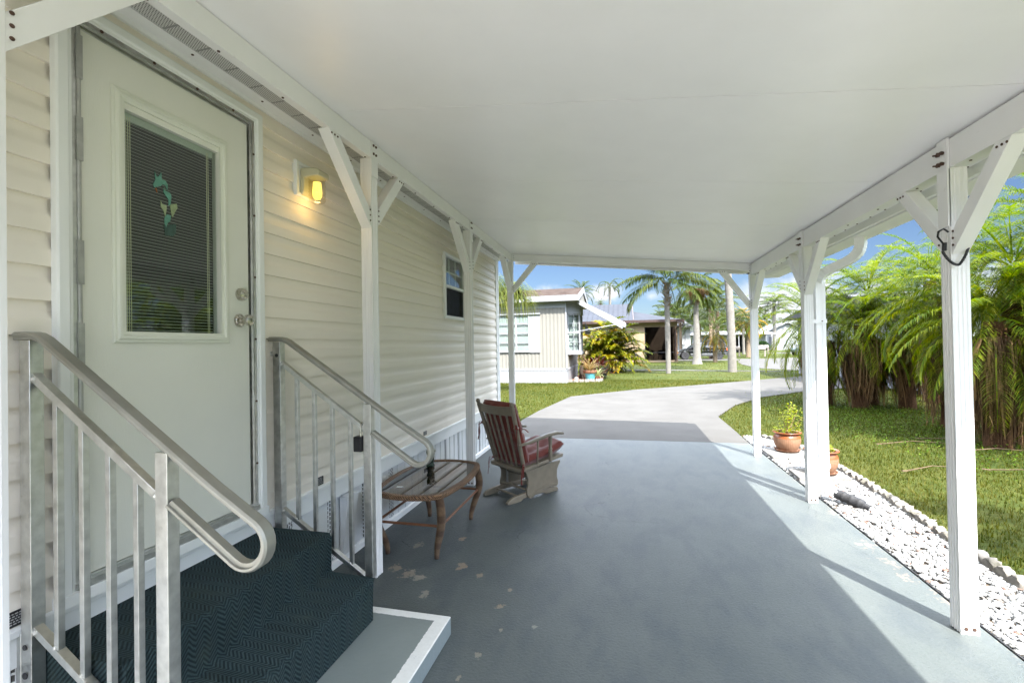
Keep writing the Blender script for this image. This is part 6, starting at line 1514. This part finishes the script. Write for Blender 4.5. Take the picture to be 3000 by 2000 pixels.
def mailbox(x, y, L, lb):
    o = thing('mailbox_stand', lb, 'mailbox', (x,y,-.03), 0, 'grey mailbox stands beside the street')
    mb = MB(); mb.prism([(-.16,.72),(.16,.72),(.16,.92),(.11,1.02),(0,1.06),(-.11,1.02),(-.16,.92)], 'x', -L, .05); mb.build('mailbox', M['mailwood'], o, smooth=0, local=True)
    mb = MB(); mb.box(-.06,.06,-.06,.06,0,.72); mb.build('post', M['mailwood'], o, smooth=0, local=True)
mailbox(13.75,50.6,.9,'grey mailbox on a square post right of the corner post'); mailbox(11.7,52,.9,'grey mailbox half hidden behind the thick palm trunk'); mailbox(17.2,62,1.0,'far grey mailbox across the street')
gcart = thing('golf_cart', 'dark golf cart parked on the street behind the middle post', 'golf cart', (17.9,52.2,-.012))
mb = MB(); mb.prism([(-1.15,.35),(-1.2,.62),(-.85,.86),(-.55,.55),(-.1,.42),(.2,.75),(1.1,.78),(1.15,.40)], 'y', -.55, .55); cb(mb, 'body', M['golfcart'], par=gcart, bev=.04)
mb = MB(); mb.box(-.75,1.0,-.6,.6,1.78,1.84); cb(mb, 'roof', M['golfcart'], par=gcart, bev=.02)
for s_ in (1,-1):
    for x in (-.7,.95): mb = MB(); mb.tube([(x,s_*.52,.7),(x+(.1 if x < 0 else 0),s_*.52,1.8)], .02, 6); cb(mb, 'roof_post', M['black'], par=gcart)
    for x in (-.8,.75): mb = MB(); mb.lathe([(.0001,-.09),(.10,-.09),(.12,-.08),(.23,-.09),(.25,0),(.23,.09),(.12,.08),(.10,.09),(.0001,.09)], (x,s_*.5,.25), 18, 'y'); w4 = cb(mb, 'wheel', M['tyre'], par=gcart); mb = MB(); mb.lathe([(.0001,s_*.095),(.13,s_*.095),(.14,s_*.08),(.0001,s_*.08)], (x,s_*.5,.25), 14, 'y'); cb(mb, 'rim', M['rim'], par=w4)
mb = MB(); mb.box(.0,.45,-.5,.5,.76,.86); mb.box(.40,.5,-.5,.5,.86,1.2); cb(mb, 'seat', M['seatpad'], par=gcart, bev=.03)
mb = MB(); mb.tube([(5.9,39.6,-.03),(5.9,39.6,1.0)], .045, 8); mb.box(5.78,6.02,39.5,39.7,.98,1.02); tag(mb.build('marker_post', M['black'], None, smooth=40), 'thin black post on the grass before the black car', 'post')

# white neighbour's house behind the date palms
rh = thing('side_house', 'pale house with black downspout seen through the gap in the date palms', 'house', (11,19,0))
mb = MB(); mb.box(7.95,14.5,14.6,14.8,-.03,2.5); mb.box(7.95,8.15,14.8,24,-.03,2.5); mb.box(14.3,14.5,14.8,24,-.03,2.8); mb.box(8.15,14.3,23.8,24,-.03,2.8); mb.build('wall', M['farwhite'], rh, smooth=0)
mb = MB(); mb.prism([(14.0,2.5),(24.6,2.5),(19.3,3.2)], 'x', 7.4, 15); mb.build('roof', M['farroof'], rh, smooth=0)
mb = MB(); mb.tube([(7.85,14.55,2.7),(7.85,14.55,.35),(7.75,14.45,.18),(7.5,14.2,.08)], .06, 8); mb.build('downspout', M['black'], rh, smooth=50)

# wooded edge of the park, far off: reads as one mass
rn = np.random.RandomState(3); n = 26000
x = rn.uniform(-140, 190, n); dep = rn.uniform(0, 30, n); y = 125 + dep + .0012*(x-20)**2*0
top = 6.2 + 2.4*np.sin(x*.21) + 1.6*np.sin(x*.53+1) + 1.0*np.sin(x*1.3+2) + dep*.05
z = rn.uniform(0, 1, n)**.8*np.maximum(top, 1.2); L = rn.uniform(.5,1.3,n); a = rn.uniform(0,6.28,n); e = rn.uniform(-.9,.9,n)
d = np.stack([np.cos(a)*np.cos(e), np.sin(a)*np.cos(e), np.sin(e)],1)*L[:,None]; s = np.stack([-np.sin(a), np.cos(a), rn.uniform(-.4,.4,n)],1)*(L*.45)[:,None]
c = np.stack([x,y,z],1); V = np.stack([c-s, c+d*.3+s, c+d+s*.3, c+d*.5-s],1).reshape(-1,3)
o = arr_obj('treeline', V, np.arange(4*n).reshape(-1,4), M['trees'], tone=np.repeat(rn.rand(n),4)); tag(o, kind='stuff')
